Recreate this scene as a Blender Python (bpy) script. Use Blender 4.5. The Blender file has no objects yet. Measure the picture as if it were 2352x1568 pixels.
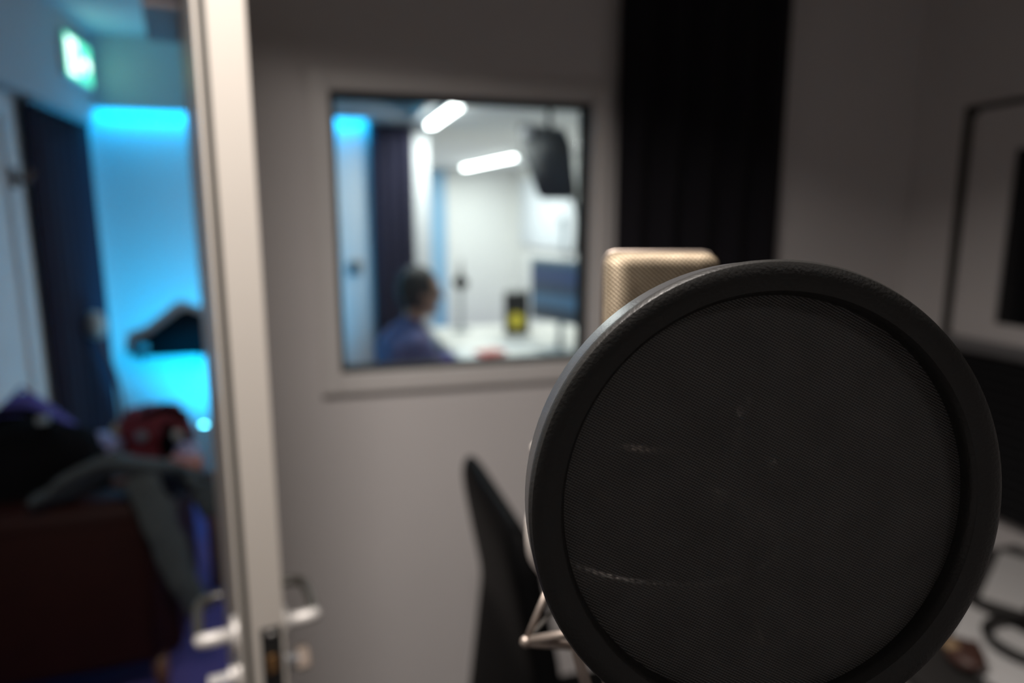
import bpy, bmesh, math, random
from mathutils import Vector, Matrix, noise
random.seed(4)
S = bpy.context.scene
C = bpy.context.collection
R = math.radians
PI = math.pi

# ------------------------------------------------------------------ camera, world, exposure, main lights
cd = bpy.data.cameras.new('camera'); cam = bpy.data.objects.new('camera', cd); C.objects.link(cam)
cam.location = (0, 0, 1.62)
cam.rotation_euler = (R(80.0), 0, R(-15.5))
cd.lens = 24.0; cd.sensor_width = 36.0; cd.sensor_fit = 'HORIZONTAL'
cd.clip_start = 0.02; cd.clip_end = 60
cd.dof.use_dof = True; cd.dof.focus_distance = 0.222; cd.dof.aperture_fstop = 4.6
S.camera = cam

w = bpy.data.worlds.new('world'); S.world = w; w.use_nodes = True
w.node_tree.nodes['Background'].inputs[0].default_value = (0.5, 0.55, 0.7, 1)
w.node_tree.nodes['Background'].inputs[1].default_value = 0.0

S.view_settings.view_transform = 'Standard'; S.view_settings.look = 'None'
S.view_settings.gamma = 1.0; S.view_settings.exposure = 0.0
S.view_settings.use_curve_mapping = False
S.cycles.use_denoising = True
S.cycles.max_bounces = 8; S.cycles.diffuse_bounces = 4; S.cycles.transparent_max_bounces = 12
S.cycles.sample_clamp_indirect = 6.0
S.cycles.caustics_reflective = False; S.cycles.caustics_refractive = False

def light(kind, name, loc, energy, color, rot=(0, 0, 0), **k):
    d = bpy.data.lights.new(name, kind); d.energy = energy; d.color = color
    for a, v in k.items(): setattr(d, a, v)
    o = bpy.data.objects.new(name, d); C.objects.link(o)
    o.location = loc; o.rotation_euler = rot
    return o

BOOTH_LAMP = (-0.085, 0.48, 2.50)
light('AREA', 'booth_panel_lamp', (BOOTH_LAMP[0], BOOTH_LAMP[1], 2.462), 20, (1.0, 0.92, 0.86), shape='SQUARE', size=0.26, spread=R(142))
light('AREA', 'rear_fill_lamp', (0.75, -0.75, 2.462), 1.6, (1.0, 0.93, 0.88), shape='SQUARE', size=0.26, spread=R(120))  # added fill behind the camera, brightens the pop filter front and right side
light('AREA', 'ceiling_tube_lamp', (0.716, 4.03, 2.195), 14, (0.97, 1.0, 0.97), shape='RECTANGLE', size=0.05, size_y=0.85)
light('AREA', 'ceiling_tube_lamp', (1.71, 7.05, 2.195), 26, (0.98, 1.0, 0.96), (0, 0, R(7.8)), shape='RECTANGLE', size=0.05, size_y=1.5)
light('SPOT', 'ceiling_downlight_lamp', (2.10, 5.42, 2.21), 30, (1.0, 0.98, 0.92), spot_size=R(140), spot_blend=0.7, shadow_soft_size=0.04)
light('AREA', 'blue_strip_lamp', (-0.45, 4.55, 2.262), 6.5, (0.0, 0.46, 1.0), shape='RECTANGLE', size=1.55, size_y=0.025)
light('SPOT', 'blue_uplight_lamp', (-0.57, 3.96, 0.445), 95, (0.0, 0.50, 1.0), (R(180 - 48), R(-8), 0), spot_size=R(118), spot_blend=0.9, shadow_soft_size=0.03)
light('AREA', 'exit_sign_lamp', (-1.17, 4.22, 2.44), 1.6, (0.25, 1.0, 0.68), (0, R(-90), 0), shape='RECTANGLE', size=0.2, size_y=0.36)

# ------------------------------------------------------------------ materials
def mat(name, col, rough=0.5, metal=0.0, emit=None, estr=0.0, noise_amt=0.0, noise_scale=20.0, bump=0.0, bump_scale=200.0, sheen=0.0, spec=0.5, coat=0.0):
    m = bpy.data.materials.new(name); m.use_nodes = True
    nt = m.node_tree; b = nt.nodes['Principled BSDF']
    b.inputs['Base Color'].default_value = (*col, 1); b.inputs['Roughness'].default_value = rough
    b.inputs['Metallic'].default_value = metal; b.inputs['Specular IOR Level'].default_value = spec
    b.inputs['Sheen Weight'].default_value = sheen; b.inputs['Coat Weight'].default_value = coat
    tc = nt.nodes.new('ShaderNodeTexCoord')
    if emit:
        b.inputs['Emission Color'].default_value = (*emit, 1); b.inputs['Emission Strength'].default_value = estr
    if noise_amt:
        n = nt.nodes.new('ShaderNodeTexNoise'); n.inputs['Scale'].default_value = noise_scale; n.inputs['Detail'].default_value = 4
        nt.links.new(tc.outputs['Object'], n.inputs['Vector'])
        mx = nt.nodes.new('ShaderNodeMix'); mx.data_type = 'RGBA'
        mx.inputs[6].default_value = (*[c * (1 - noise_amt) for c in col], 1)
        mx.inputs[7].default_value = (*[min(1, c * (1 + noise_amt)) for c in col], 1)
        nt.links.new(n.outputs['Fac'], mx.inputs[0]); nt.links.new(mx.outputs[2], b.inputs['Base Color'])
    if bump:
        n2 = nt.nodes.new('ShaderNodeTexNoise'); n2.inputs['Scale'].default_value = bump_scale
        nt.links.new(tc.outputs['Object'], n2.inputs['Vector'])
        bp = nt.nodes.new('ShaderNodeBump'); bp.inputs['Strength'].default_value = bump; bp.inputs['Distance'].default_value = 0.002
        nt.links.new(n2.outputs['Fac'], bp.inputs['Height']); nt.links.new(bp.outputs[0], b.inputs['Normal'])
    return m

def weave_mat(name, c1, c2, pitch, angle, rough, metal, transp=0.0, bump=0.5, warp=0.0, cross=0.5):
    """threads in two directions; pitch in metres, in the object's own local XY plane"""
    m = bpy.data.materials.new(name); m.use_nodes = True
    nt = m.node_tree; b = nt.nodes['Principled BSDF']; L = nt.links.new
    b.inputs['Roughness'].default_value = rough; b.inputs['Metallic'].default_value = metal
    tc = nt.nodes.new('ShaderNodeTexCoord')
    def wave(a, p):
        mp = nt.nodes.new('ShaderNodeMapping'); mp.inputs['Rotation'].default_value = (0, 0, a)
        wv = nt.nodes.new('ShaderNodeTexWave'); wv.wave_type = 'BANDS'; wv.bands_direction = 'X'; wv.wave_profile = 'SIN'
        wv.inputs['Scale'].default_value = 2 * PI / (20 * p); wv.inputs['Distortion'].default_value = warp
        L(tc.outputs['Object'], mp.inputs['Vector']); L(mp.outputs[0], wv.inputs['Vector'])
        return wv.outputs['Fac']
    w1 = wave(angle, pitch); w2 = wave(angle + PI / 2, pitch * 1.0)
    ma = nt.nodes.new('ShaderNodeMath'); ma.operation = 'MULTIPLY_ADD'; ma.inputs[1].default_value = cross
    L(w2, ma.inputs[0]); L(w1, ma.inputs[2])
    dv = nt.nodes.new('ShaderNodeMath'); dv.operation = 'DIVIDE'; dv.inputs[1].default_value = 1 + cross
    L(ma.outputs[0], dv.inputs[0])
    n = nt.nodes.new('ShaderNodeTexNoise'); n.inputs['Scale'].default_value = 60; n.inputs['Detail'].default_value = 3
    L(tc.outputs['Object'], n.inputs['Vector'])
    mu = nt.nodes.new('ShaderNodeMath'); mu.operation = 'MULTIPLY'; L(dv.outputs[0], mu.inputs[0])
    ad = nt.nodes.new('ShaderNodeMath'); ad.operation = 'ADD'; ad.inputs[1].default_value = 0.5; L(n.outputs['Fac'], ad.inputs[0])
    L(ad.outputs[0], mu.inputs[1])
    mx = nt.nodes.new('ShaderNodeMix'); mx.data_type = 'RGBA'
    mx.inputs[6].default_value = (*c1, 1); mx.inputs[7].default_value = (*c2, 1)
    L(mu.outputs[0], mx.inputs[0]); L(mx.outputs[2], b.inputs['Base Color'])
    bp = nt.nodes.new('ShaderNodeBump'); bp.inputs['Strength'].default_value = bump; bp.inputs['Distance'].default_value = pitch * 0.4
    L(dv.outputs[0], bp.inputs['Height']); L(bp.outputs[0], b.inputs['Normal'])
    if transp:
        out = nt.nodes['Material Output']
        tr = nt.nodes.new('ShaderNodeBsdfTransparent'); ms = nt.nodes.new('ShaderNodeMixShader')
        iv = nt.nodes.new('ShaderNodeMapRange'); iv.inputs['To Min'].default_value = transp * 2; iv.inputs['To Max'].default_value = 0.0
        L(dv.outputs[0], iv.inputs['Value']); L(iv.outputs[0], ms.inputs[0])
        L(b.outputs[0], ms.inputs[1]); L(tr.outputs[0], ms.inputs[2]); L(ms.outputs[0], out.inputs['Surface'])
    return m

def glass_mat(name, tint, refl):
    m = bpy.data.materials.new(name); m.use_nodes = True
    nt = m.node_tree; nt.nodes.remove(nt.nodes['Principled BSDF'])
    out = nt.nodes['Material Output']
    tr = nt.nodes.new('ShaderNodeBsdfTransparent'); tr.inputs[0].default_value = (*tint, 1)
    gl = nt.nodes.new('ShaderNodeBsdfGlossy'); gl.inputs['Roughness'].default_value = 0.02
    fr = nt.nodes.new('ShaderNodeFresnel'); fr.inputs[0].default_value = refl
    ms = nt.nodes.new('ShaderNodeMixShader')
    nt.links.new(fr.outputs[0], ms.inputs[0]); nt.links.new(tr.outputs[0], ms.inputs[1]); nt.links.new(gl.outputs[0], ms.inputs[2])
    nt.links.new(ms.outputs[0], out.inputs['Surface'])
    return m

M = dict(
    booth_wall=mat('booth_wall_paint', (0.76, 0.725, 0.715), 0.75, noise_amt=0.04, noise_scale=3, bump=0.15, bump_scale=350),
    booth_trim=mat('booth_trim_paint', (0.74, 0.71, 0.69), 0.5, noise_amt=0.03, bump=0.05),
    booth_ceil=mat('booth_ceiling_paint', (0.62, 0.60, 0.58), 0.8, noise_amt=0.04, bump=0.1),
    booth_floor=mat('booth_carpet', (0.06, 0.055, 0.06), 0.95, noise_amt=0.3, noise_scale=300, bump=0.5, bump_scale=500),
    white_wall=mat('white_wall_paint', (0.84, 0.84, 0.81), 0.7, noise_amt=0.02, noise_scale=3, bump=0.1, bump_scale=300),
    blue_lit_gap=mat('blue_light_paint', (0.28, 0.50, 0.70), 0.5, noise_amt=0.03),  # blue light of the space beyond put into the colour
    lounge_wall=mat('lounge_wall_paint', (0.70, 0.70, 0.70), 0.7, noise_amt=0.02, noise_scale=3, bump=0.1, bump_scale=300),
    pelmet=mat('pelmet_paint', (0.55, 0.55, 0.56), 0.7, noise_amt=0.03),
    carpet=mat('violet_carpet', (0.075, 0.055, 0.22), 0.95, noise_amt=0.25, noise_scale=250, bump=0.5, bump_scale=500),
    leaf=mat('door_leaf_laminate', (0.55, 0.51, 0.46), 0.4, noise_amt=0.03, noise_scale=8, bump=0.03),
    gasket=mat('black_rubber', (0.03, 0.028, 0.022), 0.7, noise_amt=0.1),
    steel=mat('brushed_steel', (0.72, 0.69, 0.66), 0.5, 0.35, noise_amt=0.05, bump=0.05),
    grip=mat('shaded_steel_grip', (0.07, 0.065, 0.055), 0.3, 0.3, noise_amt=0.05),  # same steel as the neck, its shade and dark reflections put into the colour
    lockblack=mat('lock_black', (0.012, 0.012, 0.012), 0.45, noise_amt=0.1),
    brass=mat('worn_brass', (0.55, 0.30, 0.12), 0.35, 0.8, noise_amt=0.1),
    dull_bronze=mat('dull_bronze', (0.24, 0.19, 0.155), 0.7, noise_amt=0.1),
    closer=mat('dark_violet_enamel', (0.045, 0.035, 0.07), 0.4, noise_amt=0.05),
    closer_base=mat('closer_grey', (0.35, 0.33, 0.36), 0.5, noise_amt=0.05),
    booth_curtain=mat('black_molton', (0.006, 0.005, 0.009), 0.95, noise_amt=0.2, noise_scale=60, bump=0.2),
    navy_curtain=mat('navy_velvet', (0.010, 0.008, 0.027), 0.85, noise_amt=0.2, noise_scale=40, bump=0.2),
    rail=mat('curtain_rail_grey', (0.25, 0.25, 0.26), 0.4, 0.5, noise_amt=0.05),
    plastic=mat('black_plastic', (0.017, 0.0165, 0.0155), 0.42, noise_amt=0.15, noise_scale=90, bump=0.12, bump_scale=900, spec=0.35),
    plastic_side=mat('black_plastic_side', (0.05, 0.05, 0.052), 0.33, noise_amt=0.15, noise_scale=200, bump=0.1, bump_scale=1200),
    mesh=weave_mat('nylon_mesh', (0.012, 0.0115, 0.011), (0.115, 0.11, 0.105), 0.00085, R(-62), 0.5, 0.0, transp=0.06, bump=0.6, warp=0.25, cross=0.3),
    mesh_rear=weave_mat('rear_nylon_mesh', (0.010, 0.0095, 0.009), (0.05, 0.048, 0.045), 0.0022, R(-20), 0.6, 0.0, transp=0.05, bump=0.3, cross=0.5),
    grille=weave_mat('gilt_wire_mesh', (0.10, 0.072, 0.045), (0.66, 0.54, 0.38), 0.0017, R(-50), 0.5, 0.45, bump=0.9, cross=0.35),
    nickel=mat('satin_nickel', (0.42, 0.355, 0.31), 0.45, 0.8, noise_amt=0.04, bump=0.03),
    nickel_bright=mat('bright_nickel', (0.86, 0.80, 0.74), 0.30, 0.6, noise_amt=0.03),
    elastic=mat('dark_elastic', (0.05, 0.045, 0.04), 0.9, noise_amt=0.2, noise_scale=400),
    leather=mat('black_leather', (0.005, 0.005, 0.0053), 0.42, noise_amt=0.2, noise_scale=40, bump=0.1, bump_scale=260, spec=0.015),
    blackmetal=mat('black_metal', (0.012, 0.012, 0.012), 0.4, 0.3, noise_amt=0.1),
    foam=mat('black_foam', (0.008, 0.008, 0.010), 0.95, noise_amt=0.2, bump=0.3),
    darkglass=mat('dark_window_glass', (0.010, 0.011, 0.013), 0.12, noise_amt=0.05),
    glass=glass_mat('window_glass', (0.97, 0.99, 0.99), 1.18),
    desk_dark=mat('dark_desk_laminate', (0.035, 0.033, 0.032), 0.5, noise_amt=0.1),
    paper=mat('paper', (0.72, 0.71, 0.70), 0.8, noise_amt=0.03),
    desk_white=mat('white_desk_laminate', (0.80, 0.79, 0.75), 0.45, noise_amt=0.02),
    brown=mat('brown_leather', (0.07, 0.032, 0.024), 0.5, noise_amt=0.25, bump=0.2),
    tan=mat('tan_leather', (0.38, 0.26, 0.15), 0.55, noise_amt=0.15, bump=0.1),
    oxblood=mat('oxblood_leather', (0.020, 0.0042, 0.003), 0.6, noise_amt=0.25, noise_scale=15, bump=0.2, bump_scale=120, spec=0.2),
    denim=mat('grey_green_denim', (0.055, 0.066, 0.068), 0.9, noise_amt=0.3, noise_scale=30, bump=0.3),
    blackcloth=mat('black_cloth', (0.005, 0.005, 0.006), 0.9, noise_amt=0.3, noise_scale=25, bump=0.3, spec=0.05),
    casecloth=mat('black_case_nylon', (0.004, 0.004, 0.005), 0.9, noise_amt=0.3, noise_scale=25, bump=0.2, spec=0.05),
    redcloth=mat('dark_red_nylon', (0.20, 0.020, 0.028), 0.7, noise_amt=0.2, noise_scale=25, bump=0.2),
    paleviolet=mat('pale_violet_cloth', (0.45, 0.43, 0.62), 0.85, noise_amt=0.15, bump=0.2),
    orange=mat('burnt_orange_leather', (0.35, 0.08, 0.02), 0.5, noise_amt=0.2, bump=0.1),
    walnut=mat('brown_wood', (0.16, 0.075, 0.04), 0.45, noise_amt=0.3, noise_scale=12, bump=0.05),
    bluecloth=mat('violet_blue_cloth', (0.09, 0.08, 0.32), 0.9, noise_amt=0.15, noise_scale=60, bump=0.25),
    cream=mat('cream_cloth', (0.55, 0.52, 0.46), 0.8, noise_amt=0.1, bump=0.1),
    skin=mat('skin', (0.62, 0.34, 0.22), 0.5, noise_amt=0.08, noise_scale=30),
    hair=mat('dark_grey_hair', (0.06, 0.054, 0.05), 0.7, noise_amt=0.4, noise_scale=120, bump=0.5, bump_scale=250),
    sweater=mat('violet_blue_knit', (0.20, 0.185, 0.35), 0.9, noise_amt=0.2, noise_scale=90, bump=0.4, bump_scale=400),
    trousers=mat('dark_trousers', (0.03, 0.03, 0.04), 0.9, noise_amt=0.2),
    eye=mat('eye_dark', (0.03, 0.02, 0.015), 0.2, noise_amt=0.1),
    cab=mat('dark_grey_cabinet', (0.13, 0.13, 0.132), 0.6, noise_amt=0.15, bump=0.1),
    port=mat('light_grey_port', (0.8, 0.79, 0.8), 0.5, noise_amt=0.05),
    yellow=mat('yellow_cone', (0.70, 0.58, 0.05), 0.45, noise_amt=0.08),
    greyplastic=mat('grey_plastic', (0.25, 0.29, 0.31), 0.45, noise_amt=0.05),
    greypanel=mat('pale_grey_panel', (0.60, 0.63, 0.66), 0.7, noise_amt=0.04),
    tube=mat('lamp_tube', (1, 1, 1), 0.4, emit=(0.98, 1.0, 0.98), estr=14.0, noise_amt=0.01),
    ledblue=mat('blue_led', (0.1, 0.4, 1), 0.4, emit=(0.0, 0.45, 1.0), estr=4.0, noise_amt=0.01),
    ledcyan=mat('cyan_led', (0.4, 0.9, 1), 0.4, emit=(0.12, 0.75, 1.0), estr=48.0, noise_amt=0.01),
    signgreen=mat('exit_sign_green', (0.1, 0.6, 0.4), 0.4, emit=(0.10, 0.85, 0.50), estr=1.6, noise_amt=0.01),
    signwhite=mat('exit_sign_white', (0.9, 1, 0.95), 0.4, emit=(0.75, 1.0, 0.88), estr=3.0, noise_amt=0.01),
    white_plastic=mat('white_plastic', (0.75, 0.75, 0.74), 0.4, noise_amt=0.02),
    red=mat('red_book_cloth', (0.60, 0.12, 0.10), 0.6, noise_amt=0.1),
)
# monitor screen: bands of blue and dark windows, flat print that gives off light
def screen_mat():
    m = bpy.data.materials.new('monitor_screen'); m.use_nodes = True
    nt = m.node_tree; b = nt.nodes['Principled BSDF']; L = nt.links.new
    tc = nt.nodes.new('ShaderNodeTexCoord'); sp = nt.nodes.new('ShaderNodeSeparateXYZ'); L(tc.outputs['Object'], sp.inputs[0])
    rp = nt.nodes.new('ShaderNodeValToRGB'); rp.color_ramp.interpolation = 'CONSTANT'
    e = rp.color_ramp.elements
    e[0].position = 0.0; e[0].color = (0.03, 0.05, 0.08, 1); e[1].position = 0.22; e[1].color = (0.07, 0.17, 0.30, 1)
    for p, c in ((0.45, (0.04, 0.07, 0.12)), (0.62, (0.05, 0.09, 0.21)), (0.88, (0.08, 0.16, 0.24))):
        n = e.new(p); n.color = (*c, 1)
    mr = nt.nodes.new('ShaderNodeMapRange'); mr.inputs[1].default_value = -0.2; mr.inputs[2].default_value = 0.2
    L(sp.outputs['Z'], mr.inputs[0]); L(mr.outputs[0], rp.inputs[0])
    L(rp.outputs[0], b.inputs['Emission Color']); b.inputs['Emission Strength'].default_value = 0.6
    b.inputs['Base Color'].default_value = (0.01, 0.01, 0.012, 1); b.inputs['Roughness'].default_value = 0.25
    return m
M['screen'] = screen_mat()

# ------------------------------------------------------------------ mesh helpers
def link(name, bm, m, parent=None, smooth=False, loc=None, rot=None):
    bmesh.ops.recalc_face_normals(bm, faces=bm.faces)
    me = bpy.data.meshes.new(name); bm.to_mesh(me); bm.free()
    me.materials.append(M[m] if isinstance(m, str) else m)
    if smooth:
        for p in me.polygons: p.use_smooth = True
        if smooth != True:
            me.set_sharp_from_angle(angle=R(smooth))
    o = bpy.data.objects.new(name, me); C.objects.link(o)
    if parent: o.parent = parent
    if loc: o.location = loc
    if rot: o.rotation_euler = rot
    return o

def tag(o, label, cat, group=None, kind=None):
    o['label'] = label; o['category'] = cat
    if group: o['group'] = group
    if kind: o['kind'] = kind
    return o

def thing(name, label, cat, loc=(0, 0, 0), rz=0.0, group=None, kind=None):
    o = bpy.data.objects.new(name, None); C.objects.link(o); o.empty_display_size = 0.05
    o.location = loc; o.rotation_euler = (0, 0, rz)
    return tag(o, label, cat, group, kind)

def box(bm, x0, x1, y0, y1, z0, z1, bev=0.0, seg=2):
    vs = [bm.verts.new((x, y, z)) for x in (x0, x1) for y in (y0, y1) for z in (z0, z1)]
    f = [(0, 1, 3, 2), (4, 6, 7, 5), (0, 4, 5, 1), (2, 3, 7, 6), (0, 2, 6, 4), (1, 5, 7, 3)]
    fs = [bm.faces.new([vs[i] for i in q]) for q in f]
    if bev:
        es = list({e for q in fs for e in q.edges})
        bmesh.ops.bevel(bm, geom=es, offset=bev, segments=seg, profile=0.5, affect='EDGES')
    return bm

def nb(): return bmesh.new()

def tube(bm, pts, r, n=10, caps=True, closed=False):
    pts = [Vector(p) for p in pts]; N = len(pts)
    rs = r if isinstance(r, (list, tuple)) else [r] * N
    rings = []; prev = None
    for i, p in enumerate(pts):
        if closed: t = (pts[(i + 1) % N] - pts[i - 1]).normalized()
        else: t = (pts[min(i + 1, N - 1)] - pts[max(i - 1, 0)]).normalized()
        if prev is None:
            a = Vector((0, 0, 1)) if abs(t.z) < 0.9 else Vector((1, 0, 0))
            u = t.cross(a).normalized()
        else:
            u = (prev - t * prev.dot(t)).normalized()
        prev = u; v = t.cross(u)
        rings.append([bm.verts.new(p + (u * math.cos(2 * PI * k / n) + v * math.sin(2 * PI * k / n)) * rs[i]) for k in range(n)])
    for i in range(N if closed else N - 1):
        a, b = rings[i], rings[(i + 1) % N]
        for k in range(n): bm.faces.new((a[k], a[(k + 1) % n], b[(k + 1) % n], b[k]))
    if caps and not closed:
        bm.faces.new(rings[0][::-1]); bm.faces.new(rings[-1])
    return bm

def smooth_path(pts, k=6):
    """Catmull-Rom through the points"""
    P = [Vector(p) for p in pts]; out = []
    for i in range(len(P) - 1):
        p0 = P[max(i - 1, 0)]; p1 = P[i]; p2 = P[i + 1]; p3 = P[min(i + 2, len(P) - 1)]
        for j in range(k):
            t = j / k
            out.append(0.5 * ((2 * p1) + (p2 - p0) * t + (2 * p0 - 5 * p1 + 4 * p2 - p3) * t * t + (3 * p1 - p0 - 3 * p2 + p3) * t ** 3))
    out.append(P[-1]); return out

def lathe(bm, prof, n=48, axis='Z', closed=False):
    """prof: list of (radius, height)"""
    rings = []
    for r, h in prof:
        rings.append([bm.verts.new((r * math.cos(2 * PI * k / n), r * math.sin(2 * PI * k / n), h)) for k in range(n)])
    m = len(prof)
    for i in range(m if closed else m - 1):
        a, b = rings[i], rings[(i + 1) % m]
        for k in range(n): bm.faces.new((a[k], a[(k + 1) % n], b[(k + 1) % n], b[k]))
    if not closed:
        if prof[0][0] > 1e-6: bm.faces.new(rings[0][::-1])
        if prof[-1][0] > 1e-6: bm.faces.new(rings[-1])
    bmesh.ops.remove_doubles(bm, verts=bm.verts, dist=1e-6)
    return bm

def ellipsoid(bm, c, r, nu=20, nv=12, fn=None, rot=None):
    c = Vector(c); rows = []
    for j in range(1, nv):
        th = PI * j / nv; row = []
        for i in range(nu):
            ph = 2 * PI * i / nu
            d = Vector((math.sin(th) * math.cos(ph), math.sin(th) * math.sin(ph), math.cos(th)))
            p = Vector((d.x * r[0], d.y * r[1], d.z * r[2]))
            if fn: p = fn(d, p)
            if rot: p = rot @ p
            row.append(bm.verts.new(c + p))
        rows.append(row)
    def pole(s):
        d = Vector((0, 0, s)); p = Vector((0, 0, s * r[2]))
        if fn: p = fn(d, p)
        if rot: p = rot @ p
        return bm.verts.new(c + p)
    a = pole(1); b = pole(-1)
    for i in range(nu):
        bm.faces.new((a, rows[0][i], rows[0][(i + 1) % nu])); bm.faces.new((b, rows[-1][(i + 1) % nu], rows[-1][i]))
    for j in range(len(rows) - 1):
        for i in range(nu):
            bm.faces.new((rows[j][i], rows[j + 1][i], rows[j + 1][(i + 1) % nu], rows[j][(i + 1) % nu]))
    return bm

def prism(bm, pts, y0, y1, axis='Y'):
    """extrude a closed outline (list of 2D points) along an axis; outline is XZ for Y, YZ for X, XY for Z"""
    def mk(p, h):
        if axis == 'Y': return (p[0], h, p[1])
        if axis == 'X': return (h, p[0], p[1])
        return (p[0], p[1], h)
    a = [bm.verts.new(mk(p, y0)) for p in pts]; b = [bm.verts.new(mk(p, y1)) for p in pts]
    n = len(pts); bm.faces.new(a[::-1]); bm.faces.new(b)
    for i in range(n): bm.faces.new((a[i], a[(i + 1) % n], b[(i + 1) % n], b[i]))
    return bm

def rrect(w_, h_, r, k=6):
    out = []
    for cx, cy, a0 in ((w_ / 2 - r, h_ / 2 - r, 0), (-w_ / 2 + r, h_ / 2 - r, 90), (-w_ / 2 + r, -h_ / 2 + r, 180), (w_ / 2 - r, -h_ / 2 + r, 270)):
        for i in range(k + 1):
            a = R(a0 + 90 * i / k); out.append((cx + r * math.cos(a), cy + r * math.sin(a)))
    return out

def bevel_all(bm, off, seg=2, ang=30):
    es = [e for e in bm.edges if e.is_manifold and e.calc_face_angle(0) > R(ang)]
    bmesh.ops.bevel(bm, geom=es, offset=off, segments=seg, profile=0.5, affect='EDGES'); return bm

def lumpy(bm, amp, scale, seed=0):
    off = Vector((seed * 7.3, seed * 3.1, seed * 1.7))
    for v in bm.verts:
        n = noise.noise_vector(v.co * scale + off)
        v.co += n * amp
    return bm

# ------------------------------------------------------------------ the setting: booth
BX0, BX1, BY0, BY1, BZ = -1.30, 1.81, -1.50, 1.80, 2.50
WT = 0.075
DX0, DX1, DZ = -1.16, -0.275, 2.20          # doorway
WX0, WX1, WZ0, WZ1 = 0.036, 0.722, 1.226, 1.932   # window opening

def struct(name, bm, m, label, cat, parent=None):
    o = link(name, bm, m, parent); return tag(o, label, cat, kind='structure')

b = nb()
H = 2.75
for x0, x1, z0, z1 in ((-1.45, DX0, 0, H), (DX0, DX1, DZ, H), (DX1, WX0, 0, H), (WX0, WX1, 0, WZ0), (WX0, WX1, WZ1, H), (WX1, 2.62, 0, H)):
    box(b, x0, x1, BY1, BY1 + WT, z0, z1)
struct('wall_back', b, 'booth_wall', 'grey booth wall holding the doorway and the viewing window', 'wall')
b = nb(); box(b, BX1, BX1 + 0.12, BY0, BY1, 0, BZ); struct('wall_right', b, 'booth_wall', 'dim grey booth wall on the right with a black window', 'wall')
b = nb(); box(b, BX0 - 0.12, BX0, BY0, BY1, 0, BZ); struct('wall_left', b, 'booth_wall', 'grey booth wall left of the camera', 'wall')
b = nb(); box(b, BX0 - 0.12, BX1 + 0.12, BY0 - 0.12, BY0, 0, BZ); struct('wall_rear', b, 'booth_wall', 'grey booth wall behind the camera', 'wall')
b = nb(); box(b, BX0 - 0.12, BX1 + 0.12, BY0 - 0.12, BY1 + WT, -0.1, 0); struct('floor', b, 'booth_floor', 'dark carpet floor of the booth', 'floor')
b = nb(); box(b, BX0 - 0.12, BX1 + 0.12, BY0 - 0.12, BY1, BZ, BZ + 0.1); struct('ceiling', b, 'booth_ceil', 'plain grey ceiling of the booth', 'ceiling')

# viewing window: casing, reveals, gasket, two panes
w1 = thing('window_1', 'viewing window with grey casing between the booth and the bright control room', 'window', (WX0, BY1, WZ0), kind='structure')
ww, wh = WX1 - WX0, WZ1 - WZ0
def ring_frame(bm, x0, x1, z0, z1, wd, y0, y1, bev=0.003):
    box(bm, x0 - wd, x0, y0, y1, z0 - wd, z1 + wd, bev); box(bm, x1, x1 + wd, y0, y1, z0 - wd, z1 + wd, bev)
    box(bm, x0, x1, y0, y1, z1, z1 + wd, bev); box(bm, x0, x1, y0, y1, z0 - wd, z0, bev)
b = nb(); ring_frame(b, 0, ww, 0, wh, 0.050, -0.020, 0.0); link('window_casing', b, 'booth_trim', w1)
b = nb(); ring_frame(b, 0.012, ww - 0.012, 0.012, wh - 0.012, 0.012, 0.012, 0.026, 0.001); link('gasket', b, 'gasket', w1)
b = nb(); ring_frame(b, 0.010, ww - 0.010, 0.010, wh - 0.010, 0.010, 0.052, 0.066, 0.001); link('gasket', b, 'gasket', w1)
b = nb(); box(b, 0.004, ww - 0.004, 0.016, 0.022, 0.004, wh - 0.004); link('pane', b, 'glass', w1)
b = nb(); box(b, 0.004, ww - 0.004, 0.056, 0.062, 0.004, wh - 0.004); link('pane', b, 'glass', w1)

# door casing round the doorway
b = nb()
box(b, DX0 - 0.05, DX0, BY1 - 0.012, BY1 + WT + 0.012, 0, DZ + 0.05, 0.003); box(b, DX1, DX1 + 0.03, BY1 - 0.012, BY1, 0, DZ + 0.05, 0.003)
box(b, DX0, DX1 + 0.03, BY1 - 0.012, BY1 + WT + 0.012, DZ, DZ + 0.05, 0.003)
struct('trim_1', b, 'booth_trim', 'grey casing round the open doorway', 'door frame')

# window in the right wall: black strip coloured as the shade of a gap, flat frame, black glass, sill
w2 = thing('window_2', 'black window in a flat grey frame on the right booth wall', 'window', (BX1, 0.55, 1.31), kind='structure')
b = nb()
def ring_x(bm, y0, y1, z0, z1, wd, x0, x1):
    box(bm, x0, x1, y0 - wd, y0, z0 - wd, z1 + wd); box(bm, x0, x1, y1, y1 + wd, z0 - wd, z1 + wd)
    box(bm, x0, x1, y0, y1, z1, z1 + wd); box(bm, x0, x1, y0, y1, z0 - wd, z0)
ring_x(b, 0.0, 1.05, -0.02, 0.605, 0.028, -0.004, 0.0); link('painted_gap', b, 'gasket', w2)
b = nb(); ring_x(b, 0.125, 0.905, 0.03, 0.50, 0.115, -0.016, 0.0); bevel_all(b, 0.003); link('window_frame', b, 'booth_wall', w2)
b = nb(); box(b, -0.006, -0.002, 0.12, 0.91, 0.02, 0.505); link('pane', b, 'darkglass', w2)
b = nb(); box(b, -0.055, 0.0, -0.06, 1.06, -0.052, -0.022, 0.004); link('window_sill', b, 'rail', w2)

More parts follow.
